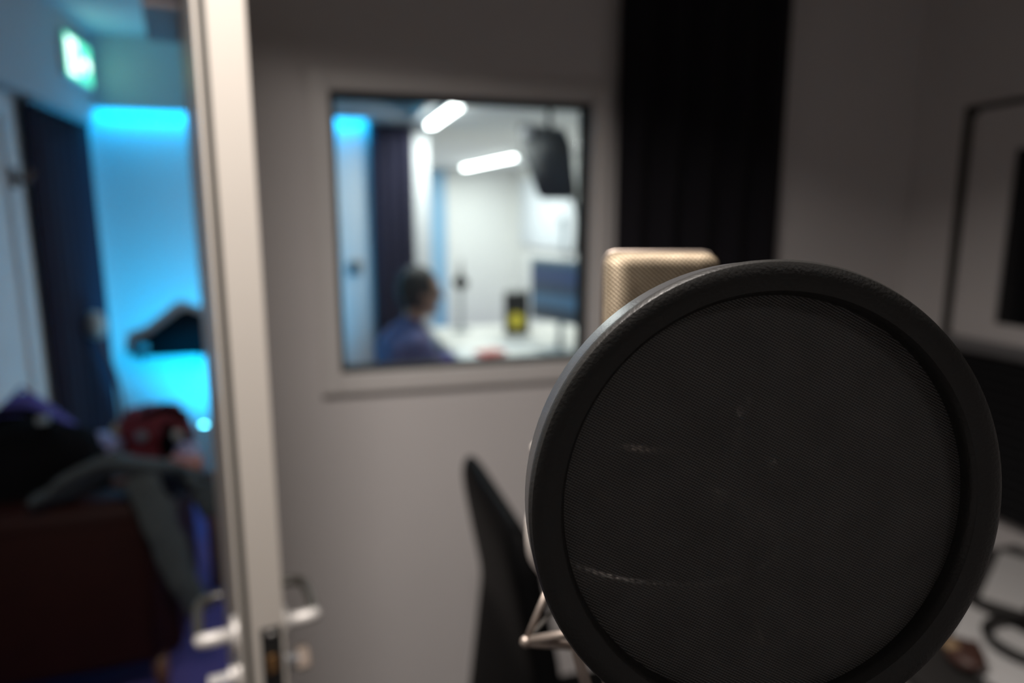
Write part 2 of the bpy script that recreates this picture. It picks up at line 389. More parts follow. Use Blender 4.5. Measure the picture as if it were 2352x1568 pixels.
# ------------------------------------------------------------------ the setting: lounge and control room beyond
LX0, LX1, LYB = -1.29, 0.60, 4.60
CX1, CYB, CZ = 2.40, 8.40, 2.25
LZ = 2.65
b = nb(); box(b, LX0 - 0.1, CX1 + 0.1, BY1 + WT, CYB + 0.1, -0.1, 0); struct('floor_lounge', b, 'carpet', 'violet blue carpet beyond the doorway', 'floor')
b = nb(); box(b, LX0 - 0.1, LX0, BY1 + WT, LYB + 0.12, 0, LZ); struct('wall_lounge_left', b, 'lounge_wall', 'pale wall of the lounge under the exit sign', 'wall')
b = nb(); box(b, LX0 - 0.1, LX1 + 0.11, LYB, LYB + 0.12, 0, LZ); struct('wall_lounge_back', b, 'lounge_wall', 'lounge wall washed in cyan and blue light', 'wall')
b = nb(); box(b, LX0 - 0.1, LX1, BY1 + WT, LYB + 0.12, LZ, LZ + 0.1); struct('ceiling_lounge', b, 'lounge_wall', 'lounge ceiling tinted teal', 'ceiling')
b = nb(); box(b, LX1, CX1 + 0.1, BY1 + WT, CYB + 0.1, CZ, LZ + 0.1); struct('ceiling_control', b, 'white_wall', 'bright white lowered ceiling of the control room', 'ceiling')
b = nb(); box(b, CX1, CX1 + 0.1, BY1 + WT, CYB, 0, CZ); struct('wall_control_right', b, 'white_wall', 'white right wall of the control room', 'wall')
b = nb(); box(b, 0.71, CX1 + 0.1, CYB, CYB + 0.1, 0, CZ); struct('wall_control_back', b, 'white_wall', 'white far wall of the control room', 'wall')
b = nb(); box(b, 0.61, 0.71, LYB + 0.12, CYB + 0.1, 0, CZ); struct('wall_control_left', b, 'white_wall', 'white partition behind the curtained corner', 'wall')
# bulkhead pelmets
b = nb(); box(b, LX0, LX1, LYB - 0.10, LYB - 0.075, 2.25, LZ); box(b, LX0, LX1, LYB - 0.075, LYB, 2.30, LZ)
struct('trim_2', b, 'pelmet', 'grey bulkhead above the blue washed wall', 'bulkhead')
b = nb(); box(b, LX0, LX0 + 0.09, BY1 + WT, LYB - 0.10, 2.17, LZ); struct('trim_3', b, 'pelmet', 'bulkhead carrying the exit sign along the lounge wall', 'bulkhead')
# made-up door, its pale blue stands for a blue-lit gap in the far wall
d = thing('blue_gap_door', 'made-up tall door painted pale blue for the blue-lit gap in the far white wall', 'door', (1.20, CYB, 0), kind='structure')
b = nb(); box(b, 0.0, 0.29, -0.03, 0, 0.005, 2.22, 0.004); link('door_leaf', b, 'blue_lit_gap', d)
b = nb(); box(b, -0.03, 0.0, -0.04, 0, 0, 2.24, 0.003); box(b, 0.29, 0.31, -0.04, 0, 0, 2.24, 0.003); link('door_frame', b, 'white_plastic', d)
b = nb(); tube(b, [(0.04, -0.03, 1.05), (0.04, -0.07, 1.05), (0.14, -0.07, 1.05)], 0.009, 8); link('door_handle', b, 'steel', d)
# pale door on the lounge's left wall
d = thing('door_3', 'pale panelled door at the left edge of the lounge', 'door', (LX0, 2.56, 0), kind='structure')
b = nb(); box(b, 0.0, 0.035, 0.0, 0.82, 0.005, 2.05, 0.004); link('door_leaf', b, 'lounge_wall', d)
for z0, z1 in ((0.15, 0.95), (1.10, 1.92)):
    b = nb(); box(b, 0.035, 0.045, 0.12, 0.70, z0, z1, 0.006); link('door_panel', b, 'lounge_wall', d)
b = nb(); box(b, 0.0, 0.05, 0.82, 0.90, 0, 2.13, 0.004); box(b, 0.0, 0.05, -0.08, 0.0, 0, 2.13, 0.004); box(b, 0.0, 0.05, 0.0, 0.82, 2.05, 2.13, 0.004); link('door_frame', b, 'lounge_wall', d)
b = nb(); lathe(b, [(0.0, 0.0), (0.012, 0.0), (0.012, 0.03), (0.028, 0.04), (0.030, 0.055), (0.018, 0.068), (0.0, 0.07)], 20); link('door_knob', b, 'brass', d, True, (0.035, 0.07, 1.02), (0, R(90), 0))
# baseboards
b = nb(); box(b, DX1 + 0.03, 1.80, BY1 - 0.012, BY1, 0, 0.08, 0.003); struct('baseboard_back', b, 'booth_trim', 'grey baseboard under the viewing window', 'baseboard')
b = nb(); box(b, LX0 + 0.3, LX1, LYB - 0.012, LYB, 0, 0.08, 0.003); struct('baseboard_lounge', b, 'lounge_wall', 'baseboard along the blue washed wall', 'baseboard')

# ------------------------------------------------------------------ open door leaf
door = thing('door_1', 'thick pale booth door standing open, lock edge towards the camera', 'door', (-0.138, 0.957, 0), R(10.2), kind='structure')
LT, LW, LH = 0.062, 0.85, 2.185
b = nb(); box(b, 0.015, LT, 0.0, LW, 0.012, LH, 0.0015); link('door_leaf', b, 'leaf', door)
b = nb(); box(b, 0.0, 0.006, 0.004, LW, 0.012, LH, 0.001); link('face_panel', b, 'leaf', door)
b = nb(); box(b, 0.006, 0.015, 0.007, LW - 0.002, 0.012, LH); link('door_seal', b, 'gasket', door)
lk = nb(); box(lk, 0.028, 0.057, -0.0015, 0.004, 0.80, 1.040, 0.0012); lk = link('lock_plate', lk, 'lockblack', door)
b = nb(); prism(b, [(0.036, -0.010), (0.048, -0.003), (0.048, 0.004), (0.036, 0.004)], 0.972, 0.996, 'Z'); bevel_all(b, 0.001); link('latch', b, 'brass', lk)
b = nb(); box(b, 0.036, 0.049, -0.004, 0.002, 0.87, 0.91, 0.001); link('deadbolt', b, 'brass', lk)
for z in (1.030, 0.812):
    b = nb(); lathe(b, [(0.0, 0.0), (0.004, 0.0), (0.003, 0.0015), (0.0, 0.0015)], 14); link('screw', b, 'steel', lk, True, (0.0425, -0.0012, z), (R(90), 0, 0))
def lever(sx, x0):
    z = 1.012
    hb = nb(); tube(hb, [(x0, 0.052, z), (x0 + sx * 0.044, 0.052, z), (x0 + sx * 0.051, 0.054, z), (x0 + sx * 0.0545, 0.060, z)], [0.0105, 0.0108, 0.0105, 0.0075], 16)
    h = link('door_handle', hb, 'steel', door, True)
    P = [(x0 + sx * 0.050, 0.056, z), (x0 + sx * 0.053, 0.075, z), (x0 + sx * 0.053, 0.12, z), (x0 + sx * 0.051, 0.155, z), (x0 + sx * 0.043, 0.170, z), (x0 + sx * 0.028, 0.175, z), (x0 + sx * 0.014, 0.175, z)]
    b2 = nb(); tube(b2, smooth_path(P, 4), 0.0078, 14); link('grip', b2, 'grip', h, True)
    b2 = nb(); lathe(b2, [(0.0, 0), (0.026, 0), (0.026, 0.006), (0.023, 0.009), (0.0, 0.009)], 28); link('rose', b2, 'steel', h, 30, (x0, 0.052, z), (0, R(90 * sx), 0))
lever(1, LT); lever(-1, 0.0)
# thumb turn on the right face, key cylinder on the left
b = nb(); lathe(b, [(0, 0), (0.024, 0), (0.024, 0.006), (0.012, 0.008), (0.010, 0.022), (0, 0.022)], 24)
t = link('thumb_turn', b, 'rail', door, 30, (LT, 0.052, 0.945), (0, R(90), 0))
b = nb(); box(b, -0.006, 0.006, -0.019, 0.019, 0.018, 0.040, 0.004); link('turn_bar', b, 'dull_bronze', t, True, rot=(0, 0, R(35)))
b = nb(); lathe(b, [(0, 0), (0.024, 0), (0.024, 0.006), (0.013, 0.009), (0.013, 0.016), (0, 0.016)], 24)
t = link('key_cylinder', b, 'steel', door, 30, (0.0, 0.052, 0.945), (0, R(-90), 0))
b = nb(); box(b, -0.0012, 0.0012, -0.012, 0.012, 0.014, 0.045, 0.001); link('key', b, 'steel', t)
# door closer high on the left face by the hinges
cl = nb(); box(cl, -0.062, 0.0, 0.52, 0.78, 2.018, 2.088, 0.006); cl = link('door_closer', cl, 'closer', door)
b = nb(); box(b, -0.064, -0.001, 0.515, 0.785, 2.004, 2.018, 0.003); link('closer_cover', b, 'closer_base', cl)
b = nb(); tube(b, [(-0.035, 0.60, 2.100), (-0.035, 0.60, 2.116)], 0.012, 12); tube(b, [(-0.035, 0.60, 2.113), (-0.20, 0.80, 2.113)], 0.008, 8); link('closer_arm', b, 'closer_base', cl)
for z in (0.25, 1.05, 1.85):
    b = nb(); tube(b, [(LT + 0.004, LW + 0.004, z - 0.05), (LT + 0.004, LW + 0.004, z + 0.05)], 0.009, 12); link('hinge', b, 'steel', door)

# ------------------------------------------------------------------ curtains
def curtain(name, label, x0, x1, z0, z1, m, loc, rz, amp=0.03, n=7, seed=1, group=None):
    t = thing(name, label, 'curtain', loc, rz, group)
    rnd = random.Random(seed); Lx = x1 - x0; nx = n * 12; nz = 14
    ph = [rnd.uniform(-0.5, 0.5) for _ in range(n + 2)]
    b = nb(); G = []
    for j in range(nz + 1):
        z = z0 + (z1 - z0) * j / nz; row = []
        for i in range(nx + 1):
            u = i / nx; s = u * n; k = int(s); jit = ph[min(k, n)] * (1 - (s - k)) + ph[min(k + 1, n + 1)] * (s - k)
            a = amp * (0.75 + 0.4 * jit) * (1.0 - 0.25 * j / nz)
            y = a * math.cos(2 * PI * s + jit) + 0.006 * noise.noise((u * 5, z * 1.2, seed))
            row.append((x0 + Lx * u + 0.004 * noise.noise((u * 9, z, seed + 4)), y, z))
        G.append(row)
    fr = [[b.verts.new(p) for p in r] for r in G]
    bk = [[b.verts.new((p[0], p[1] + 0.006, p[2])) for p in r] for r in G]
    for j in range(nz):
        for i in range(nx):
            b.faces.new((fr[j][i], fr[j][i + 1], fr[j + 1][i + 1], fr[j + 1][i])); b.faces.new((bk[j][i], bk[j + 1][i], bk[j + 1][i + 1], bk[j][i + 1]))
        b.faces.new((fr[j][0], fr[j + 1][0], bk[j + 1][0], bk[j][0])); b.faces.new((fr[j][nx], bk[j][nx], bk[j + 1][nx], fr[j + 1][nx]))
    for i in range(nx):
        b.faces.new((fr[0][i], bk[0][i], bk[0][i + 1], fr[0][i + 1])); b.faces.new((fr[nz][i], fr[nz][i + 1], bk[nz][i + 1], bk[nz][i]))
    link('fabric', b, m, t, True)
    b = nb(); box(b, x0 - 0.01, x1 + 0.01, -0.012, 0.018, z1, z1 + 0.022, 0.003); link('curtain_track', b, 'rail', t)
    return t
curtain('curtain', 'black floor-length curtain hanging beside the viewing window in the booth', 0, 0.515, 0.02, 2.47, 'booth_curtain', (0.782, 1.735, 0), 0, 0.030, 5, 1)
curtain('curtain', 'dark navy curtain on the lounge wall below the exit sign, left of the cyan light', 0, 0.84, 0.03, 2.145, 'navy_curtain', (-1.235, 3.66, 0), R(90), 0.030, 7, 2, 'lounge curtains')
curtain('curtain', 'dark navy curtain seen through the viewing window behind the seated person', 0, 0.275, 0.03, 2.222, 'navy_curtain', (0.325, 4.545, 0), 0, 0.022, 4, 3, 'lounge curtains')

# ------------------------------------------------------------------ pop filter (nearest thing)
def frame_from(loc, zdir, updir=(0, 0, 1)):
    z = Vector(zdir).normalized(); x = Vector(updir).cross(z).normalized(); y = z.cross(x)
    m4 = Matrix((x, y, z)).transposed().to_4x4(); m4.translation = Vector(loc); return m4
pf = thing('pop_filter', 'round black pop filter with nylon mesh in front of the microphone', 'pop filter')
pf.matrix_world = frame_from((0.1345, 0.1775, 1.5310), (-0.180, -0.985, 0.085))   # local +Z looks at the camera
b = nb()
lathe(b, [(0.0665, -0.004), (0.0665, 0.0015), (0.0670, 0.0040), (0.0680, 0.0050), (0.0715, 0.0056), (0.0752, 0.0052), (0.0768, 0.0043), (0.0775, 0.0028), (0.0775, 0.0)], 128, closed=False)
for f in [f for f in b.faces if len(f.verts) > 10]: b.faces.remove(f)
rim = link('front_rim', b, 'plastic', pf, 35)
b = nb()
lathe(b, [(0.0770, 0.0), (0.0755, -0.0012), (0.0770, -0.0024), (0.0772, -0.0120), (0.0760, -0.0140), (0.0680, -0.0140), (0.0665, -0.0120), (0.0665, -0.004)], 128)
for f in [f for f in b.faces if len(f.verts) > 10]: b.faces.remove(f)
link('back_rim', b, 'plastic_side', pf, 35)
def disc(r, z, n=28):
    """round sheet from a square grid, so its faces do not fan out from the centre"""
    b = nb(); G = []
    for j in range(n + 1):
        row = []
        for i in range(n + 1):
            u, v = -1 + 2 * i / n, -1 + 2 * j / n
            row.append(b.verts.new((r * u * math.sqrt(1 - v * v / 2), r * v * math.sqrt(1 - u * u / 2), z)))
        G.append(row)
    for j in range(n):
        for i in range(n): b.faces.new((G[j][i], G[j][i + 1], G[j + 1][i + 1], G[j + 1][i]))
    return b
link('nylon_mesh', disc(0.067, -0.0008), 'mesh', pf)
link('nylon_mesh', disc(0.067, -0.0120), 'mesh_rear', pf)
b = nb(); box(b, -0.011, 0.011, -0.094, -0.074, -0.013, 0.001, 0.003); link('neck_joint', b, 'plastic', pf)
inv = pf.matrix_world.inverted()
P = [inv @ Vector(p) for p in ((0.1386, 0.2035, 1.452), (0.140, 0.208, 1.40), (0.142, 0.225, 1.30), (0.148, 0.270, 1.20), (0.155, 0.305, 1.12), (0.158, 0.318, 1.08))]
b = nb(); pts = smooth_path(P, 30)
tube(b, pts, [0.0052 + 0.0009 * math.cos(i * PI) for i in range(len(pts))], 10); link('gooseneck', b, 'blackmetal', pf, True)
b = nb(); box(b, -0.016, 0.016, -0.018, 0.018, -0.02, 0.02, 0.004)
o = link('clamp', b, 'plastic', pf); o.matrix_local = inv @ Matrix.Translation((0.158, 0.332, 1.075))
b = nb(); tube(b, [(0.014, 0, 0), (0.03, 0, 0)], [0.004, 0.004], 10); ellipsoid(b, (0.034, 0, 0), (0.007, 0.011, 0.011), 14, 8)
o2 = link('clamp_knob', b, 'plastic', o, True)

# ------------------------------------------------------------------ condenser microphone
MX, MY = 0.1735, 0.331
mic = thing('microphone', 'champagne nickel condenser microphone with gilt mesh head behind the pop filter', 'microphone', (MX, MY, 1.335), R(-19))
# head: rounded mesh block, slightly wedge shaped in depth
def loft(bm, secs):
    rings = [[bm.verts.new(p) for p in s] for s in secs]; n = len(rings[0])
    for a, c in zip(rings, rings[1:]):
        for k in range(n): bm.faces.new((a[k], a[(k + 1) % n], c[(k + 1) % n], c[k]))
    bm.faces.new(rings[0][::-1]); bm.faces.new(rings[-1])
def sec(w_, d_, r, z): return [(x, y, z) for x, y in rrect(w_, d_, r, 8)]
secs = [sec(0.0585, 0.040, 0.014, 0.165), sec(0.0585, 0.040, 0.0135, 0.20), sec(0.0585, 0.0385, 0.013, 0.262)]
for i in range(1, 7):
    a = i / 6 * PI / 2; q = 0.0065
    secs.append(sec(0.0585 - 2 * q * (1 - math.cos(a)), 0.0385 - 2 * q * (1 - math.cos(a)), max(0.0045, 0.013 - q * (1 - math.cos(a))), 0.262 + q * math.sin(a)))
# the mesh is split into front/back cheeks whose weave runs in the local XZ plane, so it is turned to lie in its own XY plane
b = nb(); loft(b, secs)
bmesh.ops.rotate(b, verts=b.verts, cent=(0, 0, 0), matrix=Matrix.Rotation(R(-90), 3, 'X'))
hd = link('mesh_head', b, 'grille', mic, True, rot=(R(90), 0, 0))
b = nb(); pts = []
for x, z in [(-0.0294, 0.166), (-0.0294, 0.2600), (-0.0286, 0.2650), (-0.0264, 0.2680), (-0.0230, 0.2688), (0.0230, 0.2688), (0.0264, 0.2680), (0.0286, 0.2650), (0.0294, 0.2600), (0.0294, 0.166)]:
    pts.append((x, 0.004, z))
tube(b, pts, 0.0012, 8)
link('head_band', b, 'nickel', mic, True)
b = nb(); lathe(b, [(0, 0.16), (0.027, 0.16), (0.0285, 0.162), (0.0285, 0.167), (0.026, 0.169), (0, 0.169)], 48); link('head_collar', b, 'nickel', mic, 30)
b = nb(); lathe(b, [(0, 0.0), (0.019, 0.0), (0.0225, 0.004), (0.0265, 0.035), (0.0275, 0.05), (0.0275, 0.16), (0, 0.16)], 48); link('body', b, 'nickel', mic, 30)
b = nb(); lathe(b, [(0, -0.028), (0.0095, -0.028), (0.0095, -0.006), (0.012, -0.004), (0.012, 0.0), (0, 0.0)], 24); link('plug', b, 'blackmetal', mic, 30)
# shock mount
sm = thing('shock_mount', 'nickel spider shock mount with wire struts cradling the microphone', 'shock mount', (MX - 0.004, MY - 0.008, 1.447))
def ringpath(r, z, n=48): return [(r * math.cos(2 * PI * i / n), r * math.sin(2 * PI * i / n), z) for i in range(n)]
b = nb(); lathe(b, [(0.0660, -0.009), (0.0680, -0.010), (0.0695, -0.008), (0.0700, 0.0), (0.0695, 0.008), (0.0680, 0.010), (0.0660, 0.009), (0.0655, 0.0)], 64, closed=True); link('outer_ring', b, 'nickel_bright', sm, True)
b = nb(); lathe(b, [(0.0300, -0.03), (0.0320, -0.03), (0.0325, -0.026), (0.0325, 0.026), (0.0320, 0.03), (0.0300, 0.03)], 48, closed=True); link('inner_ring', b, 'nickel', sm, 30)
A0 = R(196)
for i in range(4):
    a = A0 + i * PI / 2; ca, sa = math.cos(a), math.sin(a)
    b = nb(); tube(b, [(0.064 * ca, 0.064 * sa, -0.008), (0.0660 * ca, 0.0660 * sa, 0.03), (0.0700 * ca, 0.0700 * sa, 0.063)], 0.0022, 8)
    ellipsoid(b, (0.0770 * ca, 0.0770 * sa, 0.064), (0.0030, 0.0030, 0.0045), 10, 6); link('upper_strut', b, 'nickel_bright', sm, True)
    c2, s2 = math.cos(a + R(28)), math.sin(a + R(28))
    b = nb(); tube(b, [(0.068 * ca, 0.068 * sa, -0.010), (0.0820 * ca, 0.0820 * sa, -0.036)], 0.0016, 8); tube(b, [(0.0820 * ca, 0.0820 * sa, -0.036), (0.058 * c2, 0.058 * s2, -0.024)], 0.0023, 8)
    tube(b, [(0.0825 * ca, 0.0825 * sa, -0.0365), (0.057 * math.cos(a + R(20)), 0.057 * math.sin(a + R(20)), -0.0385)], 0.0023, 8); ellipsoid(b, (0.0823 * ca, 0.0823 * sa, -0.0365), (0.003, 0.003, 0.003), 8, 6)
    link('lower_strut', b, 'nickel', sm, True)
    for z in (0.066, -0.036):
        rr = 0.076 if z > 0 else 0.0815
        b = nb(); a2 = a + R(45)
        tube(b, [(rr * ca, rr * sa, z), (0.033 * math.cos(a2), 0.033 * math.sin(a2), z * 0.7)], 0.0013, 6); tube(b, [(0.033 * math.cos(a2), 0.033 * math.sin(a2), z * 0.7), (rr * -sa, rr * ca, z)], 0.0013, 6)
        link('elastic_cord', b, 'elastic', sm, True)
b = nb(); tube(b, smooth_path([(-0.056, -0.032, -0.036), (-0.050, -0.035, -0.06), (-0.034, -0.024, -0.10), (-0.004, -0.002, -0.145)], 6), 0.0028, 10); link('swivel_arm', b, 'nickel', sm, True)
b = nb(); tube(b, [(0.0, 0.0, -0.175), (0.0, 0.0, -0.125)], 0.011, 20); tube(b, [(-0.018, 0, -0.145), (0.018, 0, -0.145)], 0.007, 14); link('swivel_joint', b, 'blackmetal', sm, 30)
# stand
st = thing('microphone_stand', 'black straight microphone stand with round base under the shock mount', 'stand', (MX - 0.004, MY - 0.008, 0))
b = nb(); tube(b, [(0, 0, 0.03), (0, 0, 0.80)], 0.0125, 20); link('lower_tube', b, 'blackmetal', st, 30)
b = nb(); tube(b, [(0, 0, 0.78), (0, 0, 1.277)], 0.0085, 20); link('upper_tube', b, 'steel', st, 30)
b = nb(); tube(b, [(0, 0, 0.765), (0, 0, 0.825)], 0.018, 20); link('clutch', b, 'plastic', st, 30)
b = nb(); lathe(b, [(0, 0), (0.13, 0), (0.135, 0.006), (0.13, 0.018), (0.03, 0.03), (0.016, 0.04), (0, 0.04)], 48); link('base', b, 'blackmetal', st, 30)

# ------------------------------------------------------------------ black chair (back panel stands in the YZ plane)
ch = thing('office_chair', 'black leather high-back office chair below the viewing window', 'chair', (0.56, 1.22, 0))
BP = [(0.50, -0.276), (0.54, -0.272), (0.715, -0.252), (0.824, -0.240), (0.936, -0.262), (1.017, -0.277), (1.12, -0.294)]
def back_profile(z):   # x of the rear face of the panel by height
    for (z0, x0), (z1, x1) in zip(BP, BP[1:]):
        if z <= z1: t = (z - z0) / (z1 - z0); return x0 + (x1 - x0) * t
    return BP[-1][1]
b = nb(); NY, NZ = 14, 16; fr, bk = [], []
for j in range(NZ + 1):
    z = 0.50 + 0.615 * j / NZ; u = j / NZ
    hw = 0.235 * (1 - 0.16 * max(0, (u - 0.90) / 0.10) ** 2)
    fr.append([]); bk.append([])
    for i in range(NY + 1):
        v = -1 + 2 * i / NY; e = abs(v) ** 9
        th = 0.029 * (1 - 0.35 * e) * (1 - 0.5 * max(0, (u - 0.90) / 0.10) ** 2)
        x = back_profile(z) + 0.028
        fr[j].append(b.verts.new((x + th, v * hw, z))); bk[j].append(b.verts.new((x - th, v * hw, z)))
for j in range(NZ):
    for i in range(NY):
        b.faces.new((fr[j][i], fr[j][i + 1], fr[j + 1][i + 1], fr[j + 1][i])); b.faces.new((bk[j][i], bk[j + 1][i], bk[j + 1][i + 1], bk[j][i + 1]))
    b.faces.new((fr[j][0], fr[j + 1][0], bk[j + 1][0], bk[j][0])); b.faces.new((fr[j][NY], bk[j][NY], bk[j + 1][NY], fr[j + 1][NY]))
for i in range(NY):
    b.faces.new((fr[0][i], bk[0][i], bk[0][i + 1], fr[0][i + 1])); b.faces.new((fr[NZ][i], fr[NZ][i + 1], bk[NZ][i + 1], bk[NZ][i]))
o = link('backrest', b, 'leather', ch, True); o.modifiers.new('sub', 'SUBSURF').render_levels = 2
b = nb(); box(b, -0.22, 0.24, -0.24, 0.24, 0.42, 0.51, 0.035, 4); link('seat', b, 'leather', ch, True)
b = nb(); tube(b, smooth_path([(0.0, 0, 0.40), (-0.16, 0, 0.40), (-0.275, 0, 0.46), (-0.265, 0, 0.60)], 6), 0.018, 10); link('back_bracket', b, 'blackmetal', ch, True)
for s in (-1, 1):
    b = nb(); tube(b, smooth_path([(0.08, s * 0.25, 0.43), (0.10, s * 0.275, 0.55), (0.02, s * 0.275, 0.67), (-0.12, s * 0.27, 0.67), (-0.18, s * 0.24, 0.60)], 6), 0.014, 10); link('armrest', b, 'plastic', ch, True)
b = nb(); tube(b, [(0, 0, 0.10), (0, 0, 0.42)], 0.028, 18); link('gas_column', b, 'blackmetal', ch, 30)
for i in range(5):
    a = 2 * PI * i / 5 + 0.3
    b = nb(); tube(b, [(0, 0, 0.11), (0.16 * math.cos(a), 0.16 * math.sin(a), 0.095), (0.29 * math.cos(a), 0.29 * math.sin(a), 0.075)], [0.028, 0.022, 0.016], 10); lg = link('leg', b, 'plastic', ch, True)
    b = nb(); tube(b, [(0.29 * math.cos(a) - 0.02 * math.sin(a), 0.29 * math.sin(a) + 0.02 * math.cos(a), 0.029), (0.29 * math.cos(a) + 0.02 * math.sin(a), 0.29 * math.sin(a) - 0.02 * math.cos(a), 0.029)], 0.028, 16); link('caster', b, 'plastic', lg, 30)

# ------------------------------------------------------------------ right side: desk, papers, headphones, pouch, foam panel
fm = thing('foam_panel', 'black acoustic foam panel on the right wall under the black window', 'acoustic panel', (BX1, 0.55, 0.80))
b = nb(); pr_ = [(0.0, 0.0)]
for i in range(16):
    z = 0.45 * i / 16; pr_ += [(-0.02, z + 0.002), (-0.042, z + 0.014), (-0.02, z + 0.026)]
pr_ += [(0.0, 0.45)]
a = [b.verts.new((p[0], 0.0, p[1])) for p in pr_]; c = [b.verts.new((p[0], 1.05, p[1])) for p in pr_]
b.faces.new(a[::-1]); b.faces.new(c)
for i in range(len(pr_)): k = (i + 1) % len(pr_); b.faces.new((a[i], a[k], c[k], c[i]))
link('wedge_foam', b, 'foam', fm)
dk = thing('side_desk', 'dark narrow desk along the right booth wall', 'desk', (1.45, 0.80, 0))
b = nb(); box(b, -0.37, 0.355, -0.52, 0.52, 0.715, 0.745, 0.004); link('desk_top', b, 'desk_dark', dk)
for sx in (-0.33, 0.32):
    for sy in (-0.47, 0.47):
        b = nb(); box(b, sx - 0.02, sx + 0.02, sy - 0.02, sy + 0.02, 0, 0.715, 0.002); link('leg', b, 'blackmetal', dk)
def slab(name, label, cat, pts, z0, h, m, group=None):
    b = nb(); cx = sum(p[0] for p in pts) / len(pts); cy = sum(p[1] for p in pts) / len(pts)
    prism(b, [(p[0] - cx, p[1] - cy) for p in pts], 0, h, 'Z'); bevel_all(b, min(0.0015, h * 0.3), 1)
    return tag(link(name, b, m, None, loc=(cx, cy, z0)), label, cat, group)
slab('paper_pad', 'pale paper pad at the far end of the dark side desk', 'paper', [(1.70, 1.28), (1.46, 1.13), (1.56, 0.97), (1.78, 1.12)], 0.746, 0.012, 'paper')
slab('paper_pad', 'loose pale sheet lying near the front of the side desk, under the headphones', 'paper', [(1.40, 1.12), (1.20, 0.99), (1.20, 0.80), (1.42, 0.92)], 0.746, 0.004, 'paper')
hp = thing('headphones', 'black headphones lying on the pale sheet on the side desk', 'headphones', (1.385, 0.93, 0.751), R(60))
b = nb(); tube(b, [(0.085 * math.cos(R(a)), 0.10 * math.sin(R(a)), 0.022) for a in range(-20, 201, 10)], 0.009, 10); link('headband', b, 'plastic', hp, True)
for s in (-1, 1):
    b = nb(); lathe(b, [(0, -0.012), (0.032, -0.012), (0.036, -0.004), (0.036, 0.008), (0.028, 0.016), (0, 0.016)], 28); e = link('ear_cup', b, 'plastic', hp, 40, (s * 0.078, -0.035, 0.037), (0, R(90 * s), 0))
    b = nb(); lathe(b, [(0.02, -0.022), (0.033, -0.022), (0.037, -0.017), (0.033, -0.012), (0.02, -0.012)], 28, closed=True); link('ear_pad', b, 'leather', e, True)
po = thing('leather_pouch', 'small brown leather pouch with a tan clasp at the desk corner', 'pouch', (1.195, 0.945, 0.751), R(-25))
b = nb(); ellipsoid(b, (0, 0, 0.022), (0.036, 0.05, 0.022), 24, 12); lumpy(b, 0.003, 30, 2); link('pouch_body', b, 'brown', po, True)
b = nb(); box(b, -0.038, -0.012, -0.012, 0.014, 0.030, 0.045, 0.005); link('clasp', b, 'tan', po, True)
b = nb(); box(b, 0.006, 0.03, 0.0, 0.02, 0.034, 0.042, 0.003); link('flap_tab', b, 'brown', po, True)

# ------------------------------------------------------------------ booth ceiling lamp panels
def panel_lamp(label, x, y):
    dl = thing('ceiling_panel_lamp', label, 'ceiling light', (x, y, 2.50), 0, 'booth ceiling lamp panels')
    b = nb()
    for x0, x1, y0, y1 in ((-0.16, -0.135, -0.16, 0.16), (0.135, 0.16, -0.16, 0.16), (-0.135, 0.135, -0.16, -0.135), (-0.135, 0.135, 0.135, 0.16)): box(b, x0, x1, y0, y1, -0.034, 0.0, 0.003)
    link('frame', b, 'white_plastic', dl)
    b = nb(); box(b, -0.135, 0.135, -0.135, 0.135, -0.030, -0.012, 0.002); link('diffuser', b, 'white_plastic', dl)
panel_lamp('square white lamp panel in the booth ceiling before the open door', BOOTH_LAMP[0], BOOTH_LAMP[1])
panel_lamp('square white panel added as an unseen fill lamp behind the camera', 0.75, -0.75)  # fixture made up for the added rear fill

# ------------------------------------------------------------------ lounge
# blue LED strip behind the bulkhead lip
ls = thing('led_strip', 'blue light strip tucked under the bulkhead on the lounge wall', 'light strip', (-0.47, LYB - 0.04, 2.30))
b = nb(); box(b, -0.80, 0.80, -0.012, 0.012, -0.012, 0.0, 0.002); link('channel', b, 'rail', ls)
b = nb(); box(b, -0.79, 0.79, -0.006, 0.006, -0.018, -0.012, 0.001); link('diffuser', b, 'ledblue', ls)
# exit sign on the side bulkhead
ex = thing('exit_sign', 'glowing green exit sign on the side bulkhead of the lounge', 'exit sign', (LX0 + 0.09, 4.02, 2.33))
b = nb(); box(b, 0, 0.03, 0, 0.40, 0, 0.22, 0.004); link('housing', b, 'white_plastic', ex)
b = nb(); box(b, 0.028, 0.033, 0.010, 0.390, 0.010, 0.210, 0.001); link('face', b, 'signgreen', ex)
b = nb(); prism(b, [(0.03, 0.025), (0.17, 0.025), (0.17, 0.195), (0.03, 0.195)], 0.033, 0.034, 'X'); link('doorway_mark', b, 'signwhite', ex)
b = nb(); prism(b, [(0.22, 0.095), (0.31, 0.095), (0.31, 0.06), (0.375, 0.11), (0.31, 0.16), (0.31, 0.125), (0.22, 0.125)], 0.033, 0.034, 'X'); link('arrow_mark', b, 'signwhite', ex)
b = nb()
lathe(b, [(0, 0), (0.016, 0), (0.016, 0.0008), (0, 0.0008)], 16); bmesh.ops.rotate(b, verts=b.verts, cent=(0, 0, 0), matrix=Matrix.Rotation(R(90), 3, 'Y')); bmesh.ops.translate(b, verts=b.verts, vec=(0.0342, 0.105, 0.168))
for q in ([(0.075, 0.135), (0.125, 0.15), (0.13, 0.095), (0.09, 0.085)], [(0.09, 0.09), (0.12, 0.09), (0.145, 0.04), (0.128, 0.035)], [(0.09, 0.09), (0.11, 0.085), (0.075, 0.055), (0.05, 0.04), (0.048, 0.055)], [(0.125, 0.15), (0.15, 0.115), (0.162, 0.125), (0.132, 0.16)]):
    prism(b, q, 0.034, 0.0348, 'X')
link('running_figure_mark', b, 'signgreen', ex)
